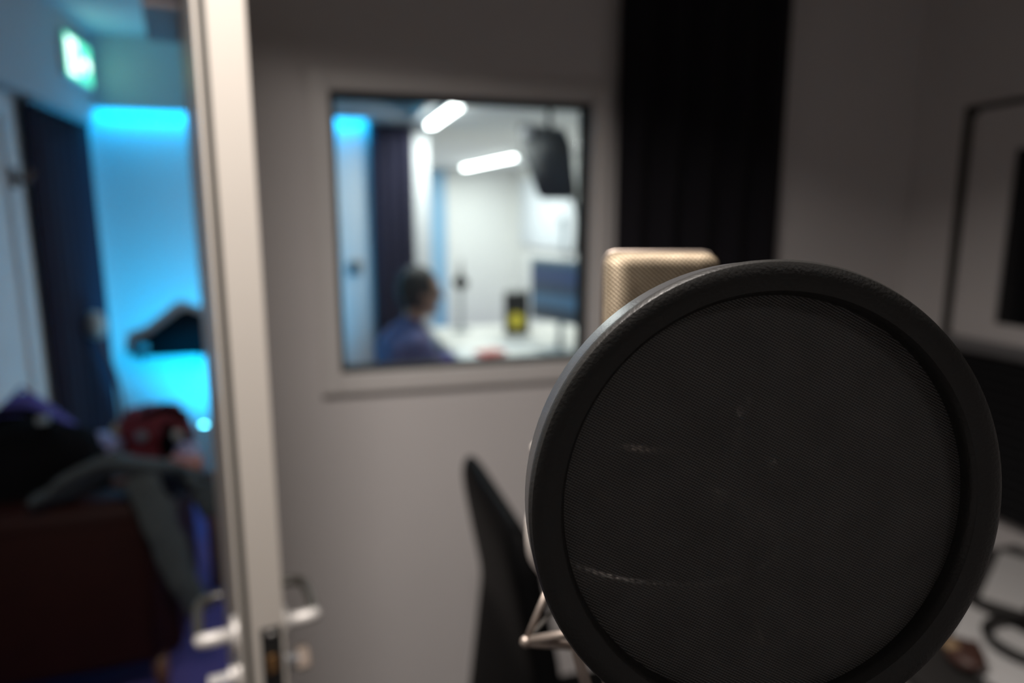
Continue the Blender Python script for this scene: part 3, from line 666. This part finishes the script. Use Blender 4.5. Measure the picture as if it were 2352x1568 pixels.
# uplight
up = thing('floor_uplight', 'small round blue uplight glowing at the foot of the lounge wall', 'lamp', (-0.57, 3.96, 0))
b = nb(); lathe(b, [(0, 0), (0.07, 0), (0.07, 0.012), (0.014, 0.022), (0.014, 0.33), (0, 0.33)], 28); link('stand', b, 'blackmetal', up, 30)
b = nb(); lathe(b, [(0, 0), (0.060, 0), (0.066, 0.01), (0.068, 0.09), (0.063, 0.09), (0.058, 0.082), (0, 0.082)], 28); link('lamp_housing', b, 'blackmetal', up, 30, (0, 0, 0.325))
b = nb(); ellipsoid(b, (-0.100, 0.0, 0.490), (0.026, 0.016, 0.024), 18, 10); link('lamp_lens', b, 'ledcyan', up, True)
b = nb(); tube(b, [(-0.05, 0.0, 0.375), (-0.098, 0.0, 0.475)], 0.010, 10); link('lens_arm', b, 'blackmetal', up, True)
# wall shelf with a black soft case
sh = thing('wall_shelf', 'thin black wall shelf across the cyan lit wall', 'shelf', (-0.92, LYB, 0.80))
b = nb(); box(b, -0.22, 0.255, -0.055, 0, 0.0, 0.02, 0.003); link('shelf_board', b, 'casecloth', sh)
for x in (-0.17, 0.16):
    b = nb(); prism(b, [(-0.045, 0.0), (0, 0.0), (0, -0.03)], x - 0.008, x + 0.008, 'X'); link('bracket', b, 'casecloth', sh)
b = nb()
outl = [(-0.215, 0.0), (-0.205, 0.085), (-0.10, 0.125), (-0.02, 0.185), (0.06, 0.250), (0.10, 0.262), (0.15, 0.240), (0.22, 0.205), (0.25, 0.19), (0.25, 0.0)]
prism(b, [(x, z) for x, z in outl], -0.052, -0.004, 'Y'); bevel_all(b, 0.006, 2, 20)
o = tag(link('soft_case', b, 'casecloth', None, True, (-0.92, LYB, 0.82)), 'black humped soft case resting on the shelf against the cyan wall', 'case')
b = nb(); box(b, -0.185, -0.125, -0.058, -0.050, 0.025, 0.060, 0.004); link('case_badge', b, 'greyplastic', o, True)
# thin stand with pale round head
fl = thing('slender_stand', 'thin dark stand with a small pale round head before the navy curtain', 'stand', (-1.085, 4.06, 0))
b = nb(); lathe(b, [(0, 0), (0.10, 0), (0.10, 0.012), (0.02, 0.02), (0, 0.02)], 28); link('base', b, 'blackmetal', fl, 30)
b = nb(); tube(b, smooth_path([(0, 0, 0.015), (0.0, 0, 0.45), (-0.015, 0, 0.75), (-0.075, -0.02, 1.03)], 8), 0.011, 10); link('pole', b, 'walnut', fl, True)
b = nb(); ellipsoid(b, (-0.085, -0.02, 1.075), (0.052, 0.048, 0.075), 22, 14); lumpy(b, 0.006, 30, 5); link('pale_head', b, 'cream', fl, True)
# coffee table with things
tb = thing('coffee_table', 'low brown wooden table behind the armchair', 'table', (-0.82, 3.44, 0))
b = nb(); box(b, -0.36, 0.34, -0.38, 0.38, 0.515, 0.55, 0.006); link('table_top', b, 'walnut', tb)
for sx in (-0.32, 0.30):
    for sy in (-0.34, 0.34):
        b = nb(); box(b, sx - 0.02, sx + 0.02, sy - 0.02, sy + 0.02, 0, 0.515, 0.003); link('leg', b, 'walnut', tb)
def blob(name, label, cat, loc, r, m, seed=0, amp=0.02, rz=0.0, flat=True, group=None, sc=5):
    b = nb()
    ellipsoid(b, (0, 0, r[2]), r, 28, 16, fn=lambda d, p: Vector((math.copysign(abs(d.x) ** 0.7, d.x) * r[0], math.copysign(abs(d.y) ** 0.7, d.y) * r[1], math.copysign(abs(d.z) ** 0.75, d.z) * r[2])))
    lumpy(b, amp, sc / max(r), seed)
    if flat:
        for v in b.verts: v.co.z = max(v.co.z, 0.0)
    o = link(name, b, m, None, True, loc, (0, 0, rz)); tag(o, label, cat, group); return o
blob('cloth_bundle', 'small crumpled tan cloth on the brown table', 'cloth', (-0.95, 3.62, 0.552), (0.085, 0.06, 0.05), 'tan', 1, 0.012)
blob('cloth_bundle', 'flat greyish cloth beside the red bag on the table', 'cloth', (-0.74, 3.62, 0.552), (0.08, 0.05, 0.035), 'cream', 2, 0.01)
rb = blob('backpack', 'dark red and black backpack slumped on the low brown table', 'bag', (-0.735, 3.20, 0.552), (0.14, 0.09, 0.135), 'redcloth', 3, 0.035)
b = nb(); ellipsoid(b, (0.065, -0.07, 0.11), (0.05, 0.045, 0.11), 18, 12); lumpy(b, 0.015, 20, 3); link('front_pocket', b, 'blackcloth', rb, True)
b = nb(); tube(b, smooth_path([(-0.05, -0.06, 0.24), (0.06, -0.06, 0.275), (0.12, -0.04, 0.22), (0.135, -0.06, 0.05)], 6), 0.016, 8); link('shoulder_strap', b, 'blackcloth', rb, True)
b = nb(); ellipsoid(b, (-0.035, -0.105, 0.17), (0.024, 0.012, 0.022), 14, 8); link('patch', b, 'greyplastic', rb, True)
b = nb(); ellipsoid(b, (0.10, -0.10, 0.16), (0.022, 0.014, 0.024), 14, 8); link('patch', b, 'cream', rb, True)
b = nb(); box(b, -0.055, 0.055, -0.03, 0.03, 0, 0.16, 0.012, 3); o = tag(link('paper_bag', b, 'paleviolet', None, True, (-0.965, 3.14, 0.575), (R(-12), R(22), R(-30))), 'pale crumpled paper bag leaning beside the dark red backpack', 'paper bag')
# armchair, its back to the camera
ac = thing('armchair', 'dark red leather armchair with its back to the doorway', 'armchair', (-0.90, 2.66, 0), R(4))
b = nb(); box(b, -0.33, 0.31, -0.36, -0.18, 0.14, 0.735, 0.055, 4); bb = link('backrest', b, 'oxblood', ac, True)
b = nb(); box(b, -0.27, 0.25, -0.20, 0.34, 0.16, 0.45, 0.05, 4); link('seat', b, 'oxblood', ac, True)
for s in (-1, 1):
    b = nb(); box(b, (s * 0.285) - 0.065, (s * 0.285) + 0.065, -0.30, 0.36, 0.12, 0.62, 0.05, 4); link('armrest', b, 'oxblood', ac, True)
    for y in (-0.30, 0.30):
        b = nb(); tube(b, [(s * 0.28, y, 0.0), (s * 0.28, y, 0.15)], [0.018, 0.026], 12); link('leg', b, 'walnut', ac, True)
b = nb(); tube(b, [(-0.30, -0.363, 0.20), (-0.30, -0.363, 0.68), (0.28, -0.363, 0.68), (0.28, -0.363, 0.20)], 0.006, 8); link('piping', b, 'oxblood', bb, True)
# jacket draped over the corner of the back and the arm
jk = thing('jacket', 'grey green jacket draped over the corner of the red armchair', 'jacket', (-0.62, 2.36, 0.735))
def strip(bm, pts, w0, w1, th, seed=0, n=8, amp=0.012):
    pts = smooth_path(pts, 7); N = len(pts); G = []
    for i, p in enumerate(pts):
        t = (pts[min(i + 1, N - 1)] - pts[max(i - 1, 0)]).normalized()
        side = t.cross(Vector((0, 0.35, 1)) if abs(t.z) < 0.8 else Vector((0, 1, 0.1))).normalized(); up_ = side.cross(t)
        ww_ = w0 + (w1 - w0) * i / (N - 1); row = []
        for k in range(n * 2):
            a = 2 * PI * k / (n * 2)
            q = p + side * math.cos(a) * ww_ + up_ * math.sin(a) * th
            q += noise.noise_vector(q * 11 + Vector((seed, 0, 0))) * amp
            row.append(bm.verts.new(q))
        G.append(row)
    for i in range(N - 1):
        for k in range(n * 2): bm.faces.new((G[i][k], G[i][(k + 1) % (n * 2)], G[i + 1][(k + 1) % (n * 2)], G[i + 1][k]))
    bm.faces.new(G[0][::-1]); bm.faces.new(G[-1])
b = nb(); strip(b, [(-0.24, -0.02, 0.02), (-0.16, -0.045, 0.07), (-0.06, -0.05, 0.135), (0.03, -0.03, 0.10), (0.09, 0.06, 0.04), (0.13, 0.18, -0.04)], 0.090, 0.095, 0.026, 1, 10, 0.02); link('jacket_body', b, 'denim', jk, True)
b = nb(); strip(b, [(0.02, -0.06, 0.09), (0.075, -0.095, -0.02), (0.115, -0.11, -0.16), (0.155, -0.12, -0.29), (0.19, -0.12, -0.36)], 0.055, 0.042, 0.022, 2, 8, 0.017); sl = link('sleeve', b, 'denim', jk, True)
b = nb(); strip(b, [(0.05, 0.0, 0.09), (0.13, 0.03, 0.06), (0.19, 0.03, 0.0), (0.235, 0.01, -0.09)], 0.055, 0.044, 0.022, 3, 8, 0.017); link('sleeve', b, 'denim', jk, True)
b = nb(); strip(b, [(-0.22, -0.05, 0.06), (-0.11, -0.08, 0.13), (-0.02, -0.07, 0.17)], 0.022, 0.028, 0.016, 4, 6, 0.006); link('collar', b, 'denim', jk, True)
blob('cushion', 'burnt orange cushion corner showing beneath the jacket sleeve', 'cushion', (-0.555, 2.78, 0.625), (0.07, 0.09, 0.05), 'orange', 4, 0.008)
blob('folded_shirt', 'pale violet folded shirt beside the backpack, above the jacket sleeves', 'shirt', (-0.60, 3.10, 0.553), (0.05, 0.035, 0.06), 'paleviolet', 6, 0.015)
# black duffel on the armchair
df = blob('duffel_bag', 'black duffel bag with a looped handle heaped on the armchair', 'bag', (-1.00, 2.55, 0.50), (0.24, 0.14, 0.23), 'blackcloth', 7, 0.04, R(6))
b = nb(); tube(b, smooth_path([(-0.12, -0.03, 0.42), (-0.09, -0.04, 0.49), (0.0, -0.05, 0.515), (0.07, -0.04, 0.49), (0.10, -0.03, 0.42)], 6), 0.012, 8); link('handle', b, 'blackcloth', df, True)
b = nb(); box(b, 0.065, 0.10, -0.06, -0.03, 0.46, 0.485, 0.004); link('buckle', b, 'greyplastic', df, True)
# violet blue cushion standing on its corner in the armchair
cu = thing('cushion', 'large violet blue cushion standing on its corner on the red armchair', 'cushion', (-1.07, 2.80, 0.62), R(-4))
b = nb()
def cufn(d, p):
    q = Vector((math.copysign(abs(d.x) ** 0.45, d.x) * 0.15, d.y * 0.06, math.copysign(abs(d.z) ** 0.45, d.z) * 0.15)); return q
ellipsoid(b, (0, 0, 0), (0.15, 0.06, 0.15), 36, 22, cufn)
bmesh.ops.rotate(b, verts=b.verts, cent=(0, 0, 0), matrix=Matrix.Rotation(R(45), 3, 'Y')); bmesh.ops.translate(b, verts=b.verts, vec=(0, 0, 0.205))
link('cover', b, 'bluecloth', cu, True)
b = nb(); tube(b, [(0.0, 0.0, 0.408), (0.204, 0.0, 0.205), (0.0, 0, 0.01), (-0.204, 0, 0.205)], 0.006, 8, closed=True); link('piping', b, 'bluecloth', cu, True)
# coat hook beside the door, light switch on the blue-white wall
hk = thing('coat_hook', 'dark brown coat hook on the wall above the pale door edge', 'hook', (LX0 + 0.05, 3.415, 1.80))
b = nb(); box(b, 0, 0.012, -0.03, 0.03, -0.04, 0.04, 0.003); link('plate', b, 'walnut', hk)
b = nb(); tube(b, smooth_path([(0.01, 0, 0.0), (0.05, 0, -0.01), (0.07, 0, 0.03)], 6), 0.012, 10); link('prong', b, 'walnut', hk, True)
sw = thing('wall_switch', 'grey switch plate on the blue white wall seen through the window', 'switch', (0.205, LYB, 1.32))
b = nb(); box(b, -0.045, 0.045, -0.012, 0, -0.045, 0.045, 0.003); link('plate', b, 'greyplastic', sw)
b = nb(); box(b, -0.01, 0.032, -0.026, -0.010, -0.015, 0.032, 0.004); link('rocker', b, 'cab', sw)
# dark chair at the left edge of the window view
sc = thing('side_chair', 'dark blue chair back at the lower left corner of the viewing window', 'chair', (0.02, 3.30, 0), R(12))
b = nb(); box(b, -0.20, 0.075, 0.12, 0.17, 0.55, 1.09, 0.025, 3); link('backrest', b, 'navy_curtain', sc, True)
b = nb(); box(b, -0.21, 0.09, -0.22, 0.14, 0.40, 0.46, 0.02, 3); link('seat', b, 'navy_curtain', sc, True)
for sx in (-0.17, 0.06):
    for sy, h in ((-0.18, 0.41), (0.14, 0.60)):
        b = nb(); tube(b, [(sx, sy, 0), (sx, sy, h)], 0.011, 10); link('leg', b, 'blackmetal', sc, True)

# ------------------------------------------------------------------ control room
def tube_lamp(label, p0, p1, z):
    mid = ((p0[0] + p1[0]) / 2, (p0[1] + p1[1]) / 2); Ln = math.dist(p0, p1); a = math.atan2(p1[1] - p0[1], p1[0] - p0[0])
    t = thing('ceiling_lamp', label, 'ceiling lamp', (mid[0], mid[1], z), a, 'linear ceiling lamps')
    b = nb(); box(b, -Ln / 2, Ln / 2, -0.03, 0.03, -0.03, 0.0, 0.004); link('housing', b, 'white_plastic', t)
    b = nb(); box(b, -Ln / 2 + 0.01, Ln / 2 - 0.01, -0.026, 0.026, -0.05, -0.028, 0.008, 3); link('diffuser', b, 'tube', t, True)
    for s in (-1, 1):
        b = nb(); box(b, s * Ln / 2 - 0.006, s * Ln / 2 + 0.006, -0.032, 0.032, -0.052, 0.0, 0.003); link('end_cap', b, 'white_plastic', t)
tube_lamp('glowing linear ceiling lamp nearest the viewing window, upper left', (0.702, 4.45), (0.722, 3.60), CZ)
tube_lamp('glowing linear ceiling lamp far back near the white wall', (1.603, 7.80), (1.812, 6.32), CZ)
d2 = thing('downlight', 'round bright downlight at the right edge of the control room ceiling', 'ceiling light', (2.10, 5.42, CZ))
b = nb(); lathe(b, [(0.04, 0.0), (0.055, 0.0), (0.055, -0.01), (0.04, -0.012)], 32, closed=True); link('bezel', b, 'white_plastic', d2, True)
b = nb(); lathe(b, [(0, -0.016), (0.03, -0.014), (0.04, -0.006), (0.04, 0), (0, 0)], 32); link('diffuser', b, 'tube', d2, True)
# wall panel on the right wall
pn = thing('acoustic_wall_panel', 'pale grey blue acoustic panel on the control room right wall', 'acoustic panel', (CX1, 7.2, 1.35))
b = nb(); box(b, -0.04, 0, -0.95, 0.95, 0, 0.75, 0.006); link('panel_face', b, 'greypanel', pn)
b = nb(); ring_x(b, -0.95, 0.95, 0, 0.75, 0.012, -0.045, 0); link('panel_frame', b, 'white_plastic', pn)
# hung loudspeaker
lsr = thing('hanging_loudspeaker', 'dark grey loudspeaker hung from the ceiling, tilted down', 'loudspeaker')
lsr.matrix_world = frame_from((1.265, 3.78, 1.945), (-0.35, -0.94, 0.0))     # local X along width, Y up, +Z towards the booth
b = nb(); ol = [(-0.170, 0.175), (-0.155, 0.205), (0.085, 0.170), (0.125, 0.09), (0.160, -0.20), (-0.035, -0.200), (-0.060, -0.18), (-0.115, -0.02), (-0.135, 0.015)]
prism(b, [(x, y) for x, y in ol], -0.12, 0.10, 'Z'); bevel_all(b, 0.012, 2); link('cabinet', b, 'cab', lsr, True)
b = nb(); lathe(b, [(0, 0.10), (0.030, 0.10), (0.032, 0.108), (0.018, 0.110), (0.0, 0.104)], 28); link('port', b, 'port', lsr, True, (-0.120, 0.150, 0))
b = nb(); lathe(b, [(0, 0.10), (0.06, 0.10), (0.062, 0.104), (0.03, 0.103), (0, 0.106)], 28); link('back_cover', b, 'cab', lsr, True, (0.0, 0.06, 0))
b = nb(); tube(b, [(0.0, 0.17, 0.0), (0.0, 0.31, 0.0)], 0.014, 12); link('ceiling_bracket', b, 'blackmetal', lsr, True)
b = nb(); tube(b, smooth_path([(0.13, -0.19, 0.05), (0.16, -0.26, 0.03), (0.165, -0.36, 0.0), (0.16, -0.5, -0.02)], 6), 0.009, 8); link('cable', b, 'blackmetal', lsr, True)
wb = thing('wall_bracket', 'grey vertical bracket hanging below the tilted loudspeaker', 'bracket', (2.39, 6.55, 1.30))
b = nb(); box(b, -0.04, 0.01, -0.05, 0.05, 0.0, 0.36, 0.006); link('upright', b, 'greyplastic', wb)
b = nb(); box(b, -0.07, -0.03, -0.03, 0.03, 0.28, 0.34, 0.006); link('arm', b, 'greyplastic', wb)
# desk
dk2 = thing('control_desk', 'long white mixing desk before the seated person', 'desk', (1.45, 4.62, 0))
b = nb(); box(b, -0.62, 0.94, -1.0, 0.95, 0.715, 0.75, 0.005); link('desk_top', b, 'desk_white', dk2)
for sx in (-0.55, 0.88):
    for sy in (-0.92, 0.88):
        b = nb(); box(b, sx - 0.025, sx + 0.025, sy - 0.025, sy + 0.025, 0, 0.715, 0.003); link('leg', b, 'greyplastic', dk2)
# computer monitor
mo = thing('computer_monitor', 'computer monitor showing blue windows on the control desk', 'monitor', (1.50, 4.28, 0.752), R(-70))
# local -Y is the screen side
b = nb(); box(b, -0.27, 0.27, -0.02, 0.02, 0.20, 0.62, 0.008); mh = link('housing', b, 'greyplastic', mo)
b = nb(); box(b, -0.25, 0.25, -0.024, -0.019, -0.19, 0.19); link('screen', b, 'screen', mh, loc=(0, 0, 0.41))
b = nb(); tube(b, [(0, 0.025, 0.01), (0, 0.035, 0.30)], 0.02, 14); link('stand_neck', b, 'greyplastic', mo, True)
b = nb(); box(b, -0.14, 0.14, -0.10, 0.10, 0, 0.012, 0.005); link('stand_foot', b, 'greyplastic', mo)
# monitor speaker with yellow cone
sp = thing('studio_speaker', 'black studio speaker with a yellow cone on the desk beside the monitor', 'speaker', (1.46, 5.12, 0.752), R(-18))
b = nb(); box(b, -0.095, 0.095, -0.11, 0.12, 0, 0.33, 0.012, 3); cb = link('cabinet', b, 'lockblack', sp, True)
b = nb(); lathe(b, [(0.058, 0.012), (0.070, 0.012), (0.074, 0.004), (0.074, 0.0), (0.058, 0.0)], 32, closed=True); link('surround', b, 'plastic', sp, True, (0, -0.11, 0.115), (R(90), 0, 0))
b = nb(); lathe(b, [(0.0, 0.010), (0.016, 0.008), (0.022, 0.003), (0.062, 0.012)], 32); 
for f in [f for f in b.faces if len(f.verts) > 10]: b.faces.remove(f)
link('woofer_cone', b, 'yellow', sp, True, (0, -0.112, 0.115), (R(90), 0, 0))
b = nb(); lathe(b, [(0, 0.012), (0.012, 0.010), (0.022, 0.004), (0.034, 0.006), (0.034, 0.0), (0, 0)], 28); link('tweeter', b, 'plastic', sp, True, (0, -0.11, 0.255), (R(90), 0, 0))
# small desk lamp / ball head
lm = thing('desk_stand', 'slim grey desk stand with a small black ball head before the white wall', 'stand', (1.055, 5.33, 0.752))
b = nb(); lathe(b, [(0, 0), (0.075, 0), (0.07, 0.012), (0.018, 0.022), (0, 0.022)], 28); link('base', b, 'greyplastic', lm, 30)
b = nb(); tube(b, [(0, 0, 0.015), (0, 0, 0.33)], 0.015, 12); link('pole', b, 'greyplastic', lm, True)
b = nb(); ellipsoid(b, (0, 0, 0.385), (0.062, 0.055, 0.055), 22, 14); link('ball_head', b, 'lockblack', lm, True)
b = nb(); tube(b, [(0, 0, 0.43), (0.0, 0, 0.50), (0.004, 0, 0.58)], [0.030, 0.012, 0.005], 12); link('spike', b, 'cab', lm, True)
slab('red_notebook', 'red notebook lying flat near the front of the control desk', 'book', [(0.98, 4.22), (1.15, 4.28), (1.11, 4.42), (0.95, 4.36)], 0.752, 0.02, 'red')
slab('tan_folder', 'tan paper folder at the front edge of the control desk', 'folder', [(1.10, 3.95), (1.36, 4.02), (1.34, 4.16), (1.08, 4.10)], 0.752, 0.012, 'tan')
slab('paper_sheet', 'pale blue sheet of paper under the computer monitor', 'paper', [(1.22, 4.50), (1.50, 4.60), (1.44, 4.86), (1.16, 4.74)], 0.752, 0.003, 'greypanel')

# ------------------------------------------------------------------ person seated at the desk
pe = thing('person', 'seated person with short dark hair in a violet blue sweater, facing the monitor', 'person', (0.445, 3.585, 0), R(-80))
# local +Y is where the person faces after the turn: facing = Rz(-62) * (0,1) = (0.88, 0.47)
def caps(bm, p, q, r0, r1, n=14, k=5):
    p, q = Vector(p), Vector(q)
    pts = [p.lerp(q, i / k) for i in range(k + 1)]; tube(bm, pts, [r0 + (r1 - r0) * i / k for i in range(k + 1)], n)
    ellipsoid(bm, p, (r0,) * 3, 14, 8); ellipsoid(bm, q, (r1,) * 3, 14, 8)
HZ = 1.25
def headfn(d, p):
    q = p.copy()
    if d.z < 0:
        k = -d.z
        q.x *= 1 - 0.34 * k * k; q.y *= 1 - 0.10 * k
        if d.y > 0: q.y += 0.012 * k
        else: q.y *= 1 - 0.35 * k
    if d.y > 0.75 and abs(d.z + 0.02) < 0.22: q.y -= 0.006 * (1 - abs(d.z + 0.02) / 0.22)
    return q
HC = Vector((0, 0.045, HZ))
b = nb()
ellipsoid(b, HC, (0.086, 0.110, 0.135), 32, 24, headfn)
ellipsoid(b, HC + Vector((0, 0.114, -0.022)), (0.013, 0.020, 0.024), 12, 8)          # nose
ellipsoid(b, HC + Vector((0, 0.099, 0.025)), (0.045, 0.016, 0.012), 14, 8)          # brow
ellipsoid(b, HC + Vector((0, 0.097, -0.068)), (0.024, 0.014, 0.008), 12, 8)         # mouth
ellipsoid(b, HC + Vector((0, 0.081, -0.107)), (0.024, 0.022, 0.020), 12, 8)         # chin
for s in (-1, 1):
    ellipsoid(b, HC + Vector((s * 0.089, -0.008, -0.010)), (0.009, 0.020, 0.032), 12, 8, rot=Matrix.Rotation(R(s * 12), 3, 'Z'))
caps(b, (0, -0.01, 1.03), (0, 0.02, 1.16), 0.060, 0.052)
caps(b, (0, -0.02, 0.60), (0, -0.035, 0.80), 0.140, 0.135); caps(b, (0, -0.035, 0.80), (0, -0.03, 0.97), 0.135, 0.125)
for s in (-1, 1):
    sh_, el, wr = (s * 0.175, -0.02, 0.985), (s * 0.235, 0.10, 0.765), (s * 0.17, 0.36, 0.790)
    caps(b, (0, -0.02, 0.995), sh_, 0.075, 0.062); caps(b, sh_, el, 0.055, 0.042); caps(b, el, wr, 0.040, 0.027)
    pm = Vector((s * 0.155, 0.425, 0.785)); caps(b, wr, pm, 0.026, 0.030)
    for k, (dx, ln) in enumerate(((-0.030, 0.060), (-0.010, 0.072), (0.010, 0.068), (0.028, 0.052))):
        p0 = pm + Vector((dx, 0.015, 0.0)); p1 = p0 + Vector((dx * 0.15, ln * 0.55, 0.006)); p2 = p1 + Vector((0, ln * 0.55, -0.016))
        caps(b, p0, p1, 0.0095, 0.0088, 8, 2); caps(b, p1, p2, 0.0088, 0.0075, 8, 2)
    t0 = pm + Vector((-s * 0.026, -0.02, 0)); t1 = t0 + Vector((-s * 0.028, 0.028, -0.002)); caps(b, t0, t1, 0.012, 0.010, 8, 2); caps(b, t1, t1 + Vector((-s * 0.004, 0.03, -0.006)), 0.010, 0.008, 8, 2)
    hip, kn, an = (s * 0.09, 0.0, 0.545), (s * 0.13, 0.43, 0.535), (s * 0.13, 0.40, 0.10)
    caps(b, hip, kn, 0.082, 0.058); caps(b, kn, an, 0.056, 0.038); caps(b, an, (s * 0.14, 0.54, 0.05), 0.042, 0.035)
o = link('body', b, 'skin', pe, True)
r = o.modifiers.new('remesh', 'REMESH'); r.mode = 'VOXEL'; r.voxel_size = 0.006; r.use_smooth_shade = True
sm_ = o.modifiers.new('smooth', 'SMOOTH'); sm_.iterations = 4; sm_.factor = 0.5
def cloth(name, m, build, vox=0.010):
    b = nb(); build(b); o = link(name, b, m, pe, True)
    r = o.modifiers.new('remesh', 'REMESH'); r.mode = 'VOXEL'; r.voxel_size = vox; r.use_smooth_shade = True
    s_ = o.modifiers.new('smooth', 'SMOOTH'); s_.iterations = 6; s_.factor = 0.5
    return o
def sweater(b):
    caps(b, (0, -0.02, 0.62), (0, -0.040, 0.80), 0.172, 0.168); caps(b, (0, -0.040, 0.80), (0, -0.03, 0.965), 0.168, 0.142)
    caps(b, (0, -0.012, 1.03), (0, 0.0, 1.085), 0.085, 0.066)
    for s in (-1, 1):
        caps(b, (0, -0.02, 1.005), (s * 0.185, -0.02, 0.985), 0.095, 0.078); caps(b, (s * 0.185, -0.02, 0.985), (s * 0.240, 0.10, 0.77), 0.076, 0.062)
        caps(b, (s * 0.240, 0.10, 0.77), (s * 0.175, 0.34, 0.792), 0.060, 0.042)
        caps(b, (s * 0.09, -0.03, 0.62), (s * 0.10, -0.05, 0.93), 0.13, 0.125)
cloth('sweater', 'sweater', sweater)
def trousers(b):
    caps(b, (-0.07, 0, 0.555), (0.07, 0, 0.555), 0.125, 0.125)
    for s in (-1, 1):
        caps(b, (s * 0.09, 0.0, 0.55), (s * 0.13, 0.43, 0.535), 0.098, 0.075); caps(b, (s * 0.13, 0.43, 0.535), (s * 0.13, 0.40, 0.12), 0.072, 0.060)
cloth('trousers', 'trousers', trousers)
for s in (-1, 1):
    b = nb(); caps(b, (s * 0.13, 0.38, 0.05), (s * 0.145, 0.57, 0.042), 0.048, 0.042); link('shoe', b, 'lockblack', pe, True)
# hair: shell over the skull, leaving the face free
b = nb()
def hairfn(d, p):
    k = 1.0 + 0.02 * noise.noise(d * 9)
    return p * k
ellipsoid(b, HC + Vector((0, -0.012, 0.014)), (0.097, 0.111, 0.132), 36, 26, hairfn)
dele = [v for v in b.verts if (v.co - HC).y > 0.045 - 0.5 * max(0, (v.co - HC).z - 0.05) * 0 and (v.co - HC).z < 0.075 or (v.co - HC).z < -0.085 or ((v.co - HC).y > 0.018 and (v.co - HC).z < -0.005)]
bmesh.ops.delete(b, geom=dele, context='VERTS')
o = link('hair', b, 'hair', pe, True); so = o.modifiers.new('solid', 'SOLIDIFY'); so.thickness = 0.014; so.offset = -1
for s in (-1, 1):
    b = nb(); ellipsoid(b, HC + Vector((s * 0.034, 0.097, 0.004)), (0.012, 0.008, 0.007), 12, 8); link('eye', b, 'eye', pe, True)
# the person's chair
pc = thing('swivel_chair', 'dark low-back swivel chair under the seated person', 'chair', (0.445, 3.585, 0), R(-80))
b = nb(); box(b, -0.24, 0.24, -0.20, 0.26, 0.385, 0.455, 0.03, 3); link('seat', b, 'leather', pc, True)
b = nb(); box(b, -0.20, 0.20, -0.285, -0.235, 0.56, 0.80, 0.022, 3); link('backrest', b, 'leather', pc, True)
b = nb(); tube(b, smooth_path([(0, -0.1, 0.375), (0, -0.28, 0.385), (0, -0.305, 0.50), (0, -0.285, 0.66)], 6), 0.014, 10); link('back_bracket', b, 'blackmetal', pc, True)
b = nb(); tube(b, [(0, 0, 0.09), (0, 0, 0.39)], 0.026, 16); link('gas_column', b, 'blackmetal', pc, 30)
for i in range(5):
    a = 2 * PI * i / 5 + 0.2
    b = nb(); tube(b, [(0, 0, 0.10), (0.27 * math.cos(a), 0.27 * math.sin(a), 0.07)], [0.026, 0.016], 10); lg = link('leg', b, 'plastic', pc, True)
    b = nb(); tube(b, [(0.27 * math.cos(a) - 0.02 * math.sin(a), 0.27 * math.sin(a) + 0.02 * math.cos(a), 0.028), (0.27 * math.cos(a) + 0.02 * math.sin(a), 0.27 * math.sin(a) - 0.02 * math.cos(a), 0.028)], 0.027, 14); link('caster', b, 'plastic', lg, 30)
